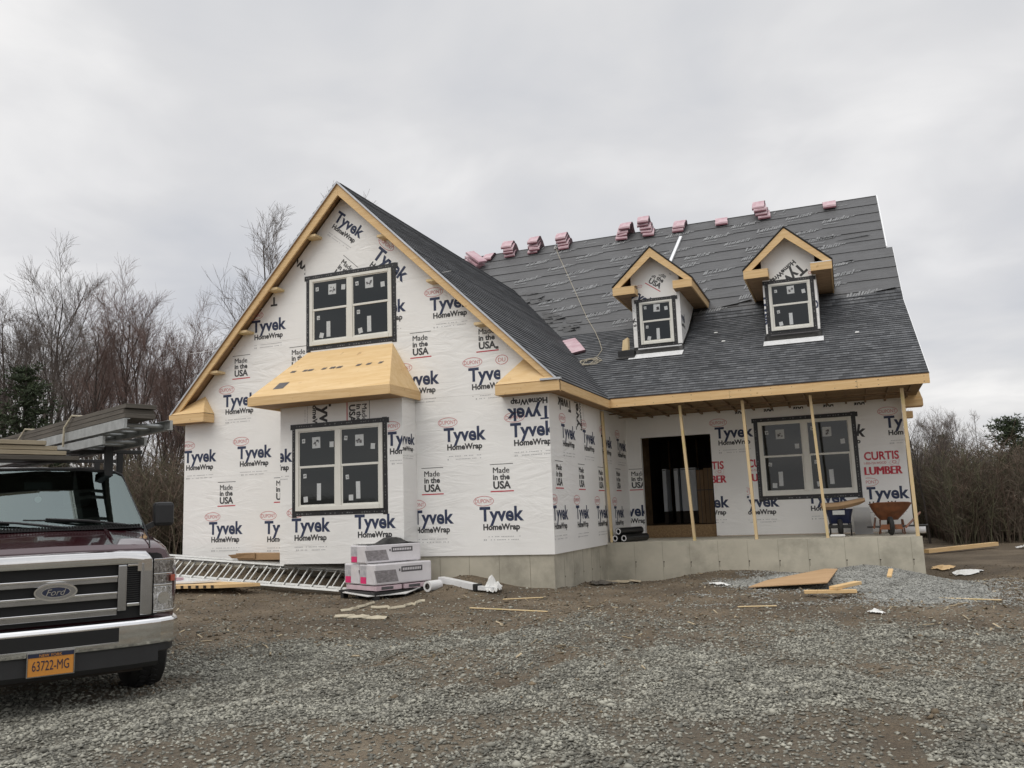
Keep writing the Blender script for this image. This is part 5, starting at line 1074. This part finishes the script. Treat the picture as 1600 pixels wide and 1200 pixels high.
# grille
GR = MB(); GR.box((-.73, .085, .70), (.73, .113, 1.24), M['grilleblk']); gr = GR.build('grille', VAN)
ch = M['chrome']
def rail(z0, z1, x0, x1, y0, y1, bev=.012, m=ch): q = MB(); q.box((x0, y0, z0), (x1, y1, z1), m); return q.build('chrome_bar', gr, bevel=bev)
q = MB(); tp = []                                   # the big upper frame, bent down at its ends
for x, z in ((-.745, 1.10), (-.74, 1.20), (-.69, 1.255), (-.5, 1.268), (0, 1.272), (.5, 1.268), (.69, 1.255), (.74, 1.20), (.745, 1.10)):
    inx = max(-.62, min(.62, x*.9)); tp.append([(x, .075, z), (x*.995, .03, z-.01), (x*.985, .02, z-.03 if abs(x) < .7 else z-.012), (inx if abs(x) > .7 else x*.97, .035, (1.155 if abs(x) <= .7 else z-.01)), (inx if abs(x) > .7 else x*.97, .085, (1.150 if abs(x) <= .7 else z-.012))])
q.loft(tp, ch, closed=False); q.build('chrome_frame', gr)
for sg in (-1, 1):
    a, b_ = sorted((sg*.64, sg*.745)); rail(.715, 1.17, a, b_, .028, .085, .018, M['chromed'])
    a, b_ = sorted((sg*.465, sg*.54)); rail(.765, 1.152, a, b_, .035, .085, .014, M['chromed'])
    a, b_ = sorted((sg*.54, sg*.64)); rail(1.132, 1.153, a, b_, .04, .085, .005); rail(.80, .83, a, b_, .035, .085, .008); 
    q = MB()
    for k in range(16): q.box((a, .06, .84+k*.018), (b_, .09, .848+k*.018), M['blackpl'])
    q.build('vent', gr)
for z0, z1 in ((1.008, 1.060), (.872, .927), (.738, .795)):
    rail(z0, z1, -.465, .465, .045, .085, .004, M['chromed']); rail(z1-.018, z1+.004, -.465, .465, .030, .052, .006)
q = MB()
for dx, dz, m_, k_ in ((.158, .072, ch, .0), (.144, .058, M['chromed'], .006), (.106, .042, ch, .010), (.100, .037, M['plateblue'], .012)):
    q.add([(dx*math.cos(2*math.pi*j/40), .018-k_, .965+dz*math.sin(2*math.pi*j/40)) for j in range(40)], [list(range(40))], m_)
q.add([(.158*math.cos(2*math.pi*j/40), y, .965+.072*math.sin(2*math.pi*j/40)) for y in (.018, .06) for j in range(40)], [(j, (j+1) % 40, 40+(j+1) % 40, 40+j) for j in range(40)], ch)
put_text(q, 'Ford', (0, .004, .965), (1, 0, 0), (0, 0, 1), .145, ch, shear=.35, bold=.0, nrm=.002); q.build('emblem', gr)
# headlights
for sg in (-1, 1):
    H = MB(); pl = [(.755, .055), (.86, .075), (.935, .13), (.975, .24), (.985, .42), (.90, .42), (.755, .12)]
    def slab(z0, z1, m_, k=0): H.prism([(sg*x, y-k, z0) for x, y in pl][::sg], (0, 0, z1-z0), m_)
    slab(.725, .745, ch); slab(.745, .945, M['lens']); slab(.945, .965, ch); slab(.965, .975, M['lensd']); slab(.975, 1.045, M['lensd']); slab(1.045, 1.060, ch); slab(1.060, 1.165, M['lensd']); slab(1.165, 1.185, ch)
    hl = H.build('headlight', VAN, bevel=.004)
    q = MB(); q.prism([(sg*x, y, .985) for x, y in ((.905, .085), (.945, .125), (.985, .24), (.96, .24), (.90, .12))][::sg], (0, 0, .055), M['amber']); q.build('marker_lens', hl)
    q = MB(); q.lathe((sg*.84, .062, .85), (0, -1, 0), [(0, .05), (.008, .05), (.008, 0)], M['chrome'], 20); q.build('bulb_housing', hl)
# bumper, swept round the corners
def sweep(path, prof, m, name, parent=VAN, closed=True, ang=35):
    rg = []
    for i, p_ in enumerate(path):
        a = Vector((*path[max(i-1, 0)], 0)); c2 = Vector((*path[min(i+1, len(path)-1)], 0)); t = (c2-a).normalized(); n_ = Vector((t.y, -t.x, 0)); rg.append([(p_[0]+n_.x*d, p_[1]+n_.y*d, z) for d, z in prof])
    q = MB(); q.loft(rg, m, closed=closed); return q.build(name, parent, autosmooth=ang)
path = [(-.99, .55), (-.985, .38), (-.965, .22), (-.91, .10), (-.80, .03), (-.6, -.01), (-.3, -.03), (0, -.04), (.3, -.03), (.6, -.01), (.80, .03), (.91, .10), (.965, .22), (.985, .38), (.99, .55)]
bp_ = sweep(path, [(-.06, .47), (0, .465), (.020, .478), (.028, .50), (.029, .515), (.031, .64), (.030, .655), (.022, .672), (.008, .684), (-.06, .69)], ch, 'bumper', ang=14)
mid = path[5:10]; mid = [(-.47, -.02), (-.3, -.03), (0, -.04), (.3, -.03), (.47, -.02)]
sweep(mid, [(.026, .528), (.031, .53), (.031, .642), (.026, .644)], M['grilleblk'], 'bumper_slot', bp_)
sweep(mid, [(.026, .512), (.036, .516), (.036, .526), (.026, .528)], ch, 'slot_lip', bp_)
sweep([(-.80, .03)]+path[5:10]+[(.80, .03)], [(-.10, .30), (-.03, .29), (.0, .33), (-.005, .46), (-.10, .46)], M['blackpl'], 'valance'); sweep(path, [(-.10, .40), (-.03, .395), (-.005, .41), (-.005, .466), (-.10, .466)], M['blackpl'], 'valance')
q = MB(); q.box((-.7, .15, .25), (.7, .6, .5), M['dark']); q.box((-.66, .55, .3), (.66, 4.9, .46), M['dark']); q.tube([(-.6, .85, .36), (.6, .85, .36)], .06, M['dark'], 10); q.build('undercarriage', VAN)
pt = MB(); pt.box((-.19, -.095, .335), (.135, -.085, .51), M['plate']); pl_ = pt.build('license_plate', VAN, bevel=.004)
q = MB(); q.box((-.188, -.098, .478), (.133, -.0955, .508), M['plateblue']); put_text(q, 'NEW YORK', (-.03, -.0985, .491), (1, 0, 0), (0, 0, 1), .16, M['plate'], bold=.0, nrm=.001); q.build('plate_band', pl_)
q = MB(); put_text(q, '63722-MG', (-.028, -.0955, .413), (1, 0, 0), (0, 0, 1), .26, M['plateblue'], bold=.0, hs=1.75, nrm=.002); q.build('plate_number', pl_)
q = MB(); 
for x0, x1, z0, z1 in ((-.197, .142, .508, .515), (-.197, .142, .33, .337), (-.197, -.189, .337, .508), (.134, .142, .337, .508)): q.box((x0, -.10, z0), (x1, -.084, z1), M['chromed'])
q.build('plate_frame', pl_)
# rack
q = MB()
for y in (1.95, 3.4, 4.9):
    q.box((-.95, y-.025, 2.235), (1.0, y+.025, 2.275), M['blackmetal'])
    for x in (-.78, .78): q.box((x-.03, y-.03, 2.03), (x+.03, y+.03, 2.235), M['blackmetal'])
q.box((.60, 1.72, 1.98), (.68, 1.80, 2.30), M['blackmetal']); q.build('roof_rack', VAN, bevel=.004)

# loads on the rack: headings are world directions
hd = Vector((-math.sin(R(67)), math.cos(R(67)), 0)); rt = Vector((math.cos(R(67)), math.sin(R(67)), 0)); E0 = Vector((7.42, -8.87, 2.395)); LEN = 5.2
lad = ladder(E0, E0+hd*LEN, E0+rt*.43+Vector((0, 0, .0)), E0+rt*.43+hd*LEN, 'extension_ladder', 'upper aluminium ladder lying on the van roof rack under the planks', 17, rail_h=.095, m=M['metald'], rr_=.019)
E1 = E0+hd*.52-Vector((0, 0, .115)); ladder(E1, E1+hd*4.6, E1+rt*.40, E1+rt*.40+hd*4.6, 'extension_ladder', 'lower aluminium ladder resting on the van roof rack bars', 15, rail_h=.085, m=M['metald'], rr_=.018)
for k, (o_, lab) in enumerate(((0, 'lowest of three dark weathered planks stacked on the van ladders'), (1, 'middle of three dark weathered planks stacked on the van ladders'), (2, 'topmost of three dark weathered planks stacked on the van ladders'))):
    a = E0+hd*(.02+.03*((k*2) % 3))+rt*(.14+.01*k)+Vector((0, 0, .075+.048*k)); q = MB(); q.bar(a, a+hd*4.8, .29, .042, M['greywood']); o = q.build('plank', at=a, bevel=.004); tag(o, lab, 'plank', 'dark planks on the van')
vr = Vector((math.cos(VR), math.sin(VR), 0)); vb_ = Vector((-math.sin(VR), math.cos(VR), 0)); VB = Vector(VO)
ws4 = (('lowest', .22, .0), ('second from bottom', .10, .0), ('second from top', .02, .02), ('topmost', -.08, .0))
for k, (nm, xe, dy) in enumerate(ws4):
    z = 2.03+.11+.05*k
    a = VB+vr*(xe+.12)+vb_*(1.66+dy); a.z = z; b = VB+vr*(-1.6)+vb_*(1.60+dy); b.z = z+.03
    q = MB(); q.bar(a, b, .19, .042, M['palewood'] if k else M['greywood']); o = q.build('plank', at=a, bevel=.004); tag(o, '%s of four pale planks laid crosswise above the van windshield' % nm, 'plank', 'pale planks across the van')
for k, (d_, lab) in enumerate(((1.55, 'pale tie strap round the van planks, nearer the front'), (3.1, 'pale tie strap round the van planks, further back'))):
    a = E0+hd*d_; q = MB(); t1 = a+rt*-.035+Vector((0, 0, -.10)); q.tube([t1, a+rt*-.03+Vector((0, 0, .10)), a+rt*.0+hd*-.12+Vector((0, 0, .215)), a+rt*.30+hd*-.12+Vector((0, 0, .215)), a+rt*.46+Vector((0, 0, .05)), a+rt*.46+Vector((0, 0, -.1))], .011, M['fabric'], 6); o = q.build('tie_strap', at=a); tag(o, lab, 'strap')
# ------------------------------------------------------------------ trees and brush
def tubes_np(P, Rr, S=3):
    """P (N,K,3) polylines, Rr (N,K) radii -> verts, quads"""
    P = np.asarray(P, float); Rr = np.asarray(Rr, float); N, K, _ = P.shape
    t = np.empty_like(P); t[:, 1:-1] = P[:, 2:]-P[:, :-2]; t[:, 0] = P[:, 1]-P[:, 0]; t[:, -1] = P[:, -1]-P[:, -2]
    t /= np.linalg.norm(t, axis=2, keepdims=True)+1e-9
    ref = np.where(np.abs(t[:, :1, 2:3]) > .9, np.array([1., 0, 0]), np.array([0, 0, 1.])); ref = np.broadcast_to(ref, t.shape)
    a = np.cross(t, ref); a /= np.linalg.norm(a, axis=2, keepdims=True)+1e-9; b = np.cross(t, a)
    ang = np.arange(S)*2*np.pi/S
    V = P[:, :, None]+(a[:, :, None]*np.cos(ang)[None, None, :, None]+b[:, :, None]*np.sin(ang)[None, None, :, None])*Rr[:, :, None, None]
    i = np.arange(N)[:, None, None]*K*S; k = np.arange(K-1)[None, :, None]*S; s_ = np.arange(S)[None, None, :]
    F = np.stack([i+k+s_, i+k+(s_+1) % S, i+k+S+(s_+1) % S, i+k+S+s_], -1).reshape(-1, 4)
    return V.reshape(-1, 3), F
class Sticks:
    def __init__(s): s.d = {}
    def add(s, pts, rad, sides=3): s.d.setdefault((len(pts), sides), ([], [])); a, b = s.d[(len(pts), sides)]; a.append(pts); b.append(rad)
    def mesh(s, name, mats):
        V = []; F = []; o = 0
        for (K, S), (P, Q) in s.d.items():
            v, f = tubes_np(P, Q, S); V.append(v); F.append(f+o); o += len(v)
        return np_mesh(name, np.concatenate(V), np.concatenate(F), mats, smooth=True)
M['bark'] = mat('grey_bark', (.085, .07, .06), .9, col2=(.045, .037, .032), vscale=5, stretch=(3, 3, .6), bump=.3)
M['twig'] = mat('grey_brown_twigs', (.14, .115, .10), .9, var=.25, vscale=.5)
M['redtwig'] = mat('reddish_budding_twigs', (.155, .102, .086), .9, var=.25, vscale=.5)
M['brushm'] = mat('brown_brush_stems', (.175, .14, .105), .9, col2=(.115, .092, .07), vscale=.25, island=.4)
M['brushr'] = mat('reddish_brush_stems', (.175, .12, .092), .9, col2=(.13, .095, .07), vscale=.25, island=.4)
M['brushg'] = mat('olive_brush_stems', (.17, .16, .10), .9, col2=(.115, .108, .066), vscale=.3, island=.4)
M['needle'] = mat('dark_pine_needles', (.055, .075, .035), .8, col2=(.03, .044, .02), vscale=1.5, island=.45)
def bare_tree(seed, H, spread, limbs=13, start=.28, up=.75, stems=1, dens=1.0):
    r = np.random.default_rng(seed); T = Sticks(); C_ = Sticks()
    def unit(v): return v/(np.linalg.norm(v)+1e-9)
    def grow(p, d, ln, rad, lvl, sides, K, upk, wob, tip=.25):
        pts = [p]; rr = [rad]; dd = d
        for k in range(K-1):
            dd = unit(dd+r.normal(0, wob, 3)+np.array([0, 0, upk])); p = p+dd*ln/(K-1); pts.append(p); rr.append(rad*(1-(1-tip)*(k+1)/(K-1)))
        return np.array(pts), np.array(rr)
    def at(pts, rr, f):
        x = f*(len(pts)-1); i = min(int(x), len(pts)-2); w = x-i; return pts[i]*(1-w)+pts[i+1]*w, unit(pts[i+1]-pts[i]), rr[i]*(1-w)+rr[i+1]*w
    def side(d, ang):
        o = unit(np.cross(d, r.normal(0, 1, 3))); return unit(d*math.cos(ang)+o*math.sin(ang))
    for s_ in range(stems):
        d0 = unit(np.array([r.normal(0, .05+.12*(stems > 1)), r.normal(0, .05+.12*(stems > 1)), 1])); tr, rr = grow(np.array([r.normal(0, .12*(stems > 1)), r.normal(0, .12*(stems > 1)), -.3]), d0, H*r.uniform(.86, .97), H*.0115/(stems**.4), 0, 7, 9, .05, .05, .12)
        T.add(tr, rr, 7)
        for k in range(limbs):
            f = start+(.97-start)*((k+r.uniform(0, .8))/limbs); p, d, rad = at(tr, rr, f)
            ln = spread*(1.15-.72*f)*r.uniform(.7, 1.25)*H*.40; l1, q1 = grow(p, side(d, r.uniform(.35, .68)), ln, rad*.6, 1, 5, 6, .13*up, .09, .25); T.add(l1, q1, 5)
            for j in range(int(9*dens)):
                f2 = .15+.83*(j+r.uniform(0, .9))/(9*dens); p2, d2, r2 = at(l1, q1, f2); l2, q2 = grow(p2, side(d2, r.uniform(.35, .8)), ln*r.uniform(.28, .5)*(1.15-.5*f2), max(.007, r2*.5), 2, 4, 4, .15*up, .12, .4); C_.add(l2, q2, 3)
                for i in range(int(6*dens)):
                    f3 = .2+.8*r.random(); p3, d3, r3 = at(l2, q2, f3); l3, q3 = grow(p3, side(d3, r.uniform(.35, .8)), ln*r.uniform(.12, .26), max(.005, r3*.6), 3, 3, 3, .14*up, .12, .5); C_.add(l3, q3, 3)
                    for h in range(2):
                        p4, d4, r4 = at(l3, q3, .3+.7*r.random()); l4, q4 = grow(p4, side(d4, r.uniform(.3, .7)), ln*r.uniform(.07, .15)+.12, .0042, 4, 3, 3, .12*up, .1, .7); C_.add(l4, q4, 3)
    return T, C_
PROT = []
for i, a in enumerate((dict(seed=1, H=11, spread=.85, limbs=14, start=.38), dict(seed=2, H=11, spread=1.0, limbs=15, start=.40), dict(seed=3, H=11, spread=.7, limbs=12, stems=2, start=.40), dict(seed=4, H=11, spread=1.1, limbs=14, start=.44), dict(seed=5, H=11, spread=.6, limbs=10, start=.36, stems=3, dens=.8), dict(seed=8, H=11, spread=.75, limbs=14, start=.40, stems=2, dens=.8))):
    T, C_ = bare_tree(**a); PROT.append((T.mesh('trunk', [M['bark']]), C_.mesh('crown', [M['twig']]), C_.mesh('crown', [M['redtwig']])))
YAW = .37154
def at_px(px, dep):                    # a spot on the ground in the direction of a photo column, at a chosen distance
    t = (px-800)/1330.1; fx, fy = -math.sin(YAW), math.cos(YAW); rx, ry = math.cos(YAW), math.sin(YAW)
    return CAM.x+dep*(fx+rx*t), CAM.y+dep*(fy+ry*t)
def place_tree(proto, px, dep, H, lab, red=False, rz=None, group=None):
    x, y = at_px(px, dep); z = gh(x, y)-.1; s_ = H/11.0
    t = thing('bare_tree', lab, 'tree', (x, y, z), 0, group); t.rotation_euler = (0, 0, random.uniform(0, 6.28) if rz is None else rz); t.scale = (s_*random.uniform(.9, 1.1), s_*random.uniform(.9, 1.1), s_)
    tr, c1, c2 = PROT[proto]
    for nm, me in (('trunk', tr), ('crown', c2 if red else c1)):
        o = bpy.data.objects.new(nm, me); COL.objects.link(o); o.parent = t; OFF[o.name] = Vector((0, 0, 0))
GL, GRr = 'bare trees in the wood left of the house', 'bare trees right of the house'
L = [(12, 33, 11.0, 0, 0, 'tall grey bare tree at the left picture edge behind the pine'), (66, 36, 12.2, 1, 0, 'tall spreading bare tree just right of the dark pine'), (104, 33, 10.5, 2, 0, 'slender forked bare tree second from the pine'),
     (140, 38, 11.4, 4, 0, 'thin multi stemmed bare tree between the pine and the reddish trees'), (186, 33, 10.3, 1, 1, 'round reddish budding tree above the van planks'), (214, 36, 10.6, 3, 1, 'reddish budding tree right of the round one, broad crown'),
     (246, 34, 9.6, 0, 1, 'reddish narrow tree nearest the left gable edge'), (276, 37, 9.4, 2, 1, 'short reddish forked tree touching the left rake'), (165, 42, 10.5, 3, 0, 'dim grey tree far behind the round reddish tree'),
     (232, 42, 10.4, 4, 1, 'dim far reddish tree showing between the nearer crowns'), (40, 43, 11.5, 3, 0, 'dim grey tree far behind the dark pine'), (-20, 36, 11.5, 2, 0, 'bare tree cut by the left picture edge'),
     (335, 42, 10.6, 5, 0, 'pale thin tree leaning out beside the left roof edge'), (440, 41, 18.3, 5, 0, 'tall forked bare tree rising above the left roof slope'), (398, 43, 16.0, 0, 0, 'slim bare tree beside the tall one above the left roof slope'),
     (120, 46, 10.5, 1, 0, 'faint far tree behind the van ladders'), (200, 46, 9.8, 0, 1, 'faint far reddish tree behind the van planks'), (270, 46, 9.6, 1, 1, 'faint far reddish tree behind the left wall corner'),
     (128, 31, 9.6, 0, 1, 'reddish bare tree rising behind the end of the van planks'), (203, 30, 8.9, 2, 1, 'near forked reddish tree between the ladder ends and the house'), (262, 31, 8.7, 3, 1, 'near reddish tree close beside the left cornice return'), (48, 32, 10.0, 5, 0, 'slim forked bare tree overlapping the dark pine'), (300, 33, 8.6, 0, 1, 'reddish tree half hidden behind the left rake')]
for px, dep, H, pr_, red, lab in L: place_tree(pr_, px, dep, H, lab, bool(red), group=GL)
RT = [(1432, 27, 4.2, 3, 0, 'bare bushy tree right against the porch corner'), (1462, 29, 4.2, 1, 0, 'low spreading bare tree right of the porch corner'), (1500, 37, 5.6, 2, 0, 'slim pale bare tree in the gap before the right pine'), (1520, 40, 5.8, 4, 0, 'thin multi stemmed pale tree left of the right pine'),
      (1552, 33, 3.1, 0, 1, 'reddish low tree in front of the right pine'), (1590, 34, 3.1, 3, 1, 'reddish bare tree at the right picture edge'), (1478, 42, 5.6, 0, 0, 'faint far bare tree behind the porch corner trees'), (1612, 36, 4.4, 1, 0, 'bare tree cut by the right picture edge'), (1540, 29, 3.0, 1, 1, 'small reddish shrub tree beyond the lumber beam')]
for px, dep, H, pr_, red, lab in RT: place_tree(pr_, px, dep, H, lab, bool(red), group=GRr)
def pine(seed, px, dep, H, w, lab, base=.12):
    r = np.random.default_rng(seed); x, y = at_px(px, dep); z0 = gh(x, y)
    t = thing('pine_tree', lab, 'pine tree', (x, y, z0-.1))
    S_ = Sticks(); tp = np.array([(0, 0, H*k/6) for k in range(7)]); S_.add(tp, np.linspace(H*.014, .02, 7), 7); Q = []
    nw = int(H*3.2)
    for k in range(nw):
        f = base+(.98-base)*k/nw; n = r.integers(4, 7)
        for j in range(n):
            a = r.uniform(0, 6.28); ln = w*(1-f)**.75*r.uniform(.6, 1.2)+.15; d = np.array([math.cos(a), math.sin(a), r.uniform(-.05, .25)])
            p0 = np.array([0, 0, H*f]); pts = np.array([p0+d*ln*s_+np.array([0, 0, .25*ln*s_*s_]) for s_ in (0, .35, .7, 1.0)]); S_.add(pts, np.array([.03, .022, .014, .006])*(.5+ln/3), 3)
            m = int(26+34*ln)
            for i in range(m):
                s_ = r.uniform(.15, 1.05); c_ = p0+d*ln*s_+np.array([0, 0, .25*ln*s_*s_])+r.normal(0, .09+.06*ln*s_, 3)*np.array([1, 1, .6]); Q.append(c_)
    o = link('trunk', S_.mesh('trunk', [M['bark']]), t)
    Q = np.array(Q); n = len(Q); V = []; 
    A = r.normal(0, 1, (n, 3, 3)); A /= np.linalg.norm(A, axis=2, keepdims=True); A[:, :, 2] = np.abs(A[:, :, 2])*.8
    Ws = r.uniform(.10, .20, (n, 3, 1)); side = r.normal(0, 1, (n, 3, 3)); side = side-A*(side*A).sum(2, keepdims=True); side /= np.linalg.norm(side, axis=2, keepdims=True)+1e-9
    b0 = Q[:, None]-side*.022; b1 = Q[:, None]+side*.022; tip = Q[:, None]+A*Ws
    V = np.stack([b0, b1, tip], 2).reshape(-1, 3); F = np.arange(len(V)).reshape(-1, 3)
    link('foliage', np_mesh('foliage', V, F, [M['needle']]), t)
pine(1, 30, 27.5, 6.5, 1.8, 'dark green pine at the left edge behind the van ladders'); pine(2, 1580, 30.5, 4.3, 2.0, 'dark green pine at the right picture edge', base=.22); pine(3, 1470, 45, 4.7, .9, 'small far dark conifer right of the porch corner'); pine(4, 82, 31, 5.2, 1.2, 'thin dim pine right of the larger left pine')
def brush(name, n, pxr, depr, Hf, mats, lab, seed):
    r = np.random.default_rng(seed); S_ = [Sticks() for _ in mats]
    for k in range(n):
        px = r.uniform(*pxr); dep = depr[0]+(depr[1]-depr[0])*r.random()**.9; x, y = at_px(px, dep)
        if -1.0 < x < 16.2 and -1 < y < 18.5: continue
        z = gh(x, y)-.05; H = Hf(px, dep)*r.uniform(.45, 1.1); m = r.integers(len(mats)) if nz(x, y, .22, seed) < .12 else 0
        lean = np.array([r.normal(0, .16), r.normal(0, .16), 1]); p = np.array([x, y, z]); mid = p+lean*H*.5; top = mid+(lean+r.normal(0, .12, 3))*H*.5
        S_[m].add(np.array([p, mid, top]), np.array([.006+.0022*H, .006+.0014*H, .005]), 3)
        for i in range(r.integers(8, 14)):
            f = r.uniform(.12, 1); b = p*(1-f)**2+2*mid*f*(1-f)+top*f*f; d = np.array([r.normal(0, .6), r.normal(0, .6), r.uniform(.3, 1.1)]); ln = H*r.uniform(.12, .34); e = b+d*ln*.5
            S_[m].add(np.array([b, e, e+(d+r.normal(0, .35, 3))*ln*.5]), np.array([.008, .0065, .005]), 3)
            if r.random() < .8:
                d2 = np.array([r.normal(0, .7), r.normal(0, .7), r.uniform(.2, 1)]); S_[m].add(np.array([e, e+d2*ln*.3, e+d2*ln*.5+np.array([0, 0, .05])]), np.array([.006, .0055, .0045]), 3)
    V = []; F = []; mi = []; o = 0
    for j, s_ in enumerate(S_):
        for (K, S), (P, Q) in s_.d.items():
            v, f = tubes_np(P, Q, S); V.append(v); F.append(f+o); mi.append(np.full(len(f), j)); o += len(v)
    me = np_mesh(name, np.concatenate(V), np.concatenate(F), mats, mi=np.concatenate(mi)); ob = link(name, me); tag(ob, lab, 'brush', kind='stuff')
brush('brush', 5200, (-160, 430), (25, 37), lambda px, dep: 2.9+1.2*nz(px*.02, dep*.2, 1, 3), [M['brushm'], M['brushr'], M['brushg']], 'dense leafless brown brush below the trees left of the house', 5)
brush('brush', 4800, (1400, 1800), (25.5, 37), lambda px, dep: (2.5+.5*nz(px*.02, dep*.2, 1, 8))+.9*sst(1480, 1400, px), [M['brushm'], M['brushr'], M['brushg']], 'dense leafless brown and olive brush right of the house', 6)
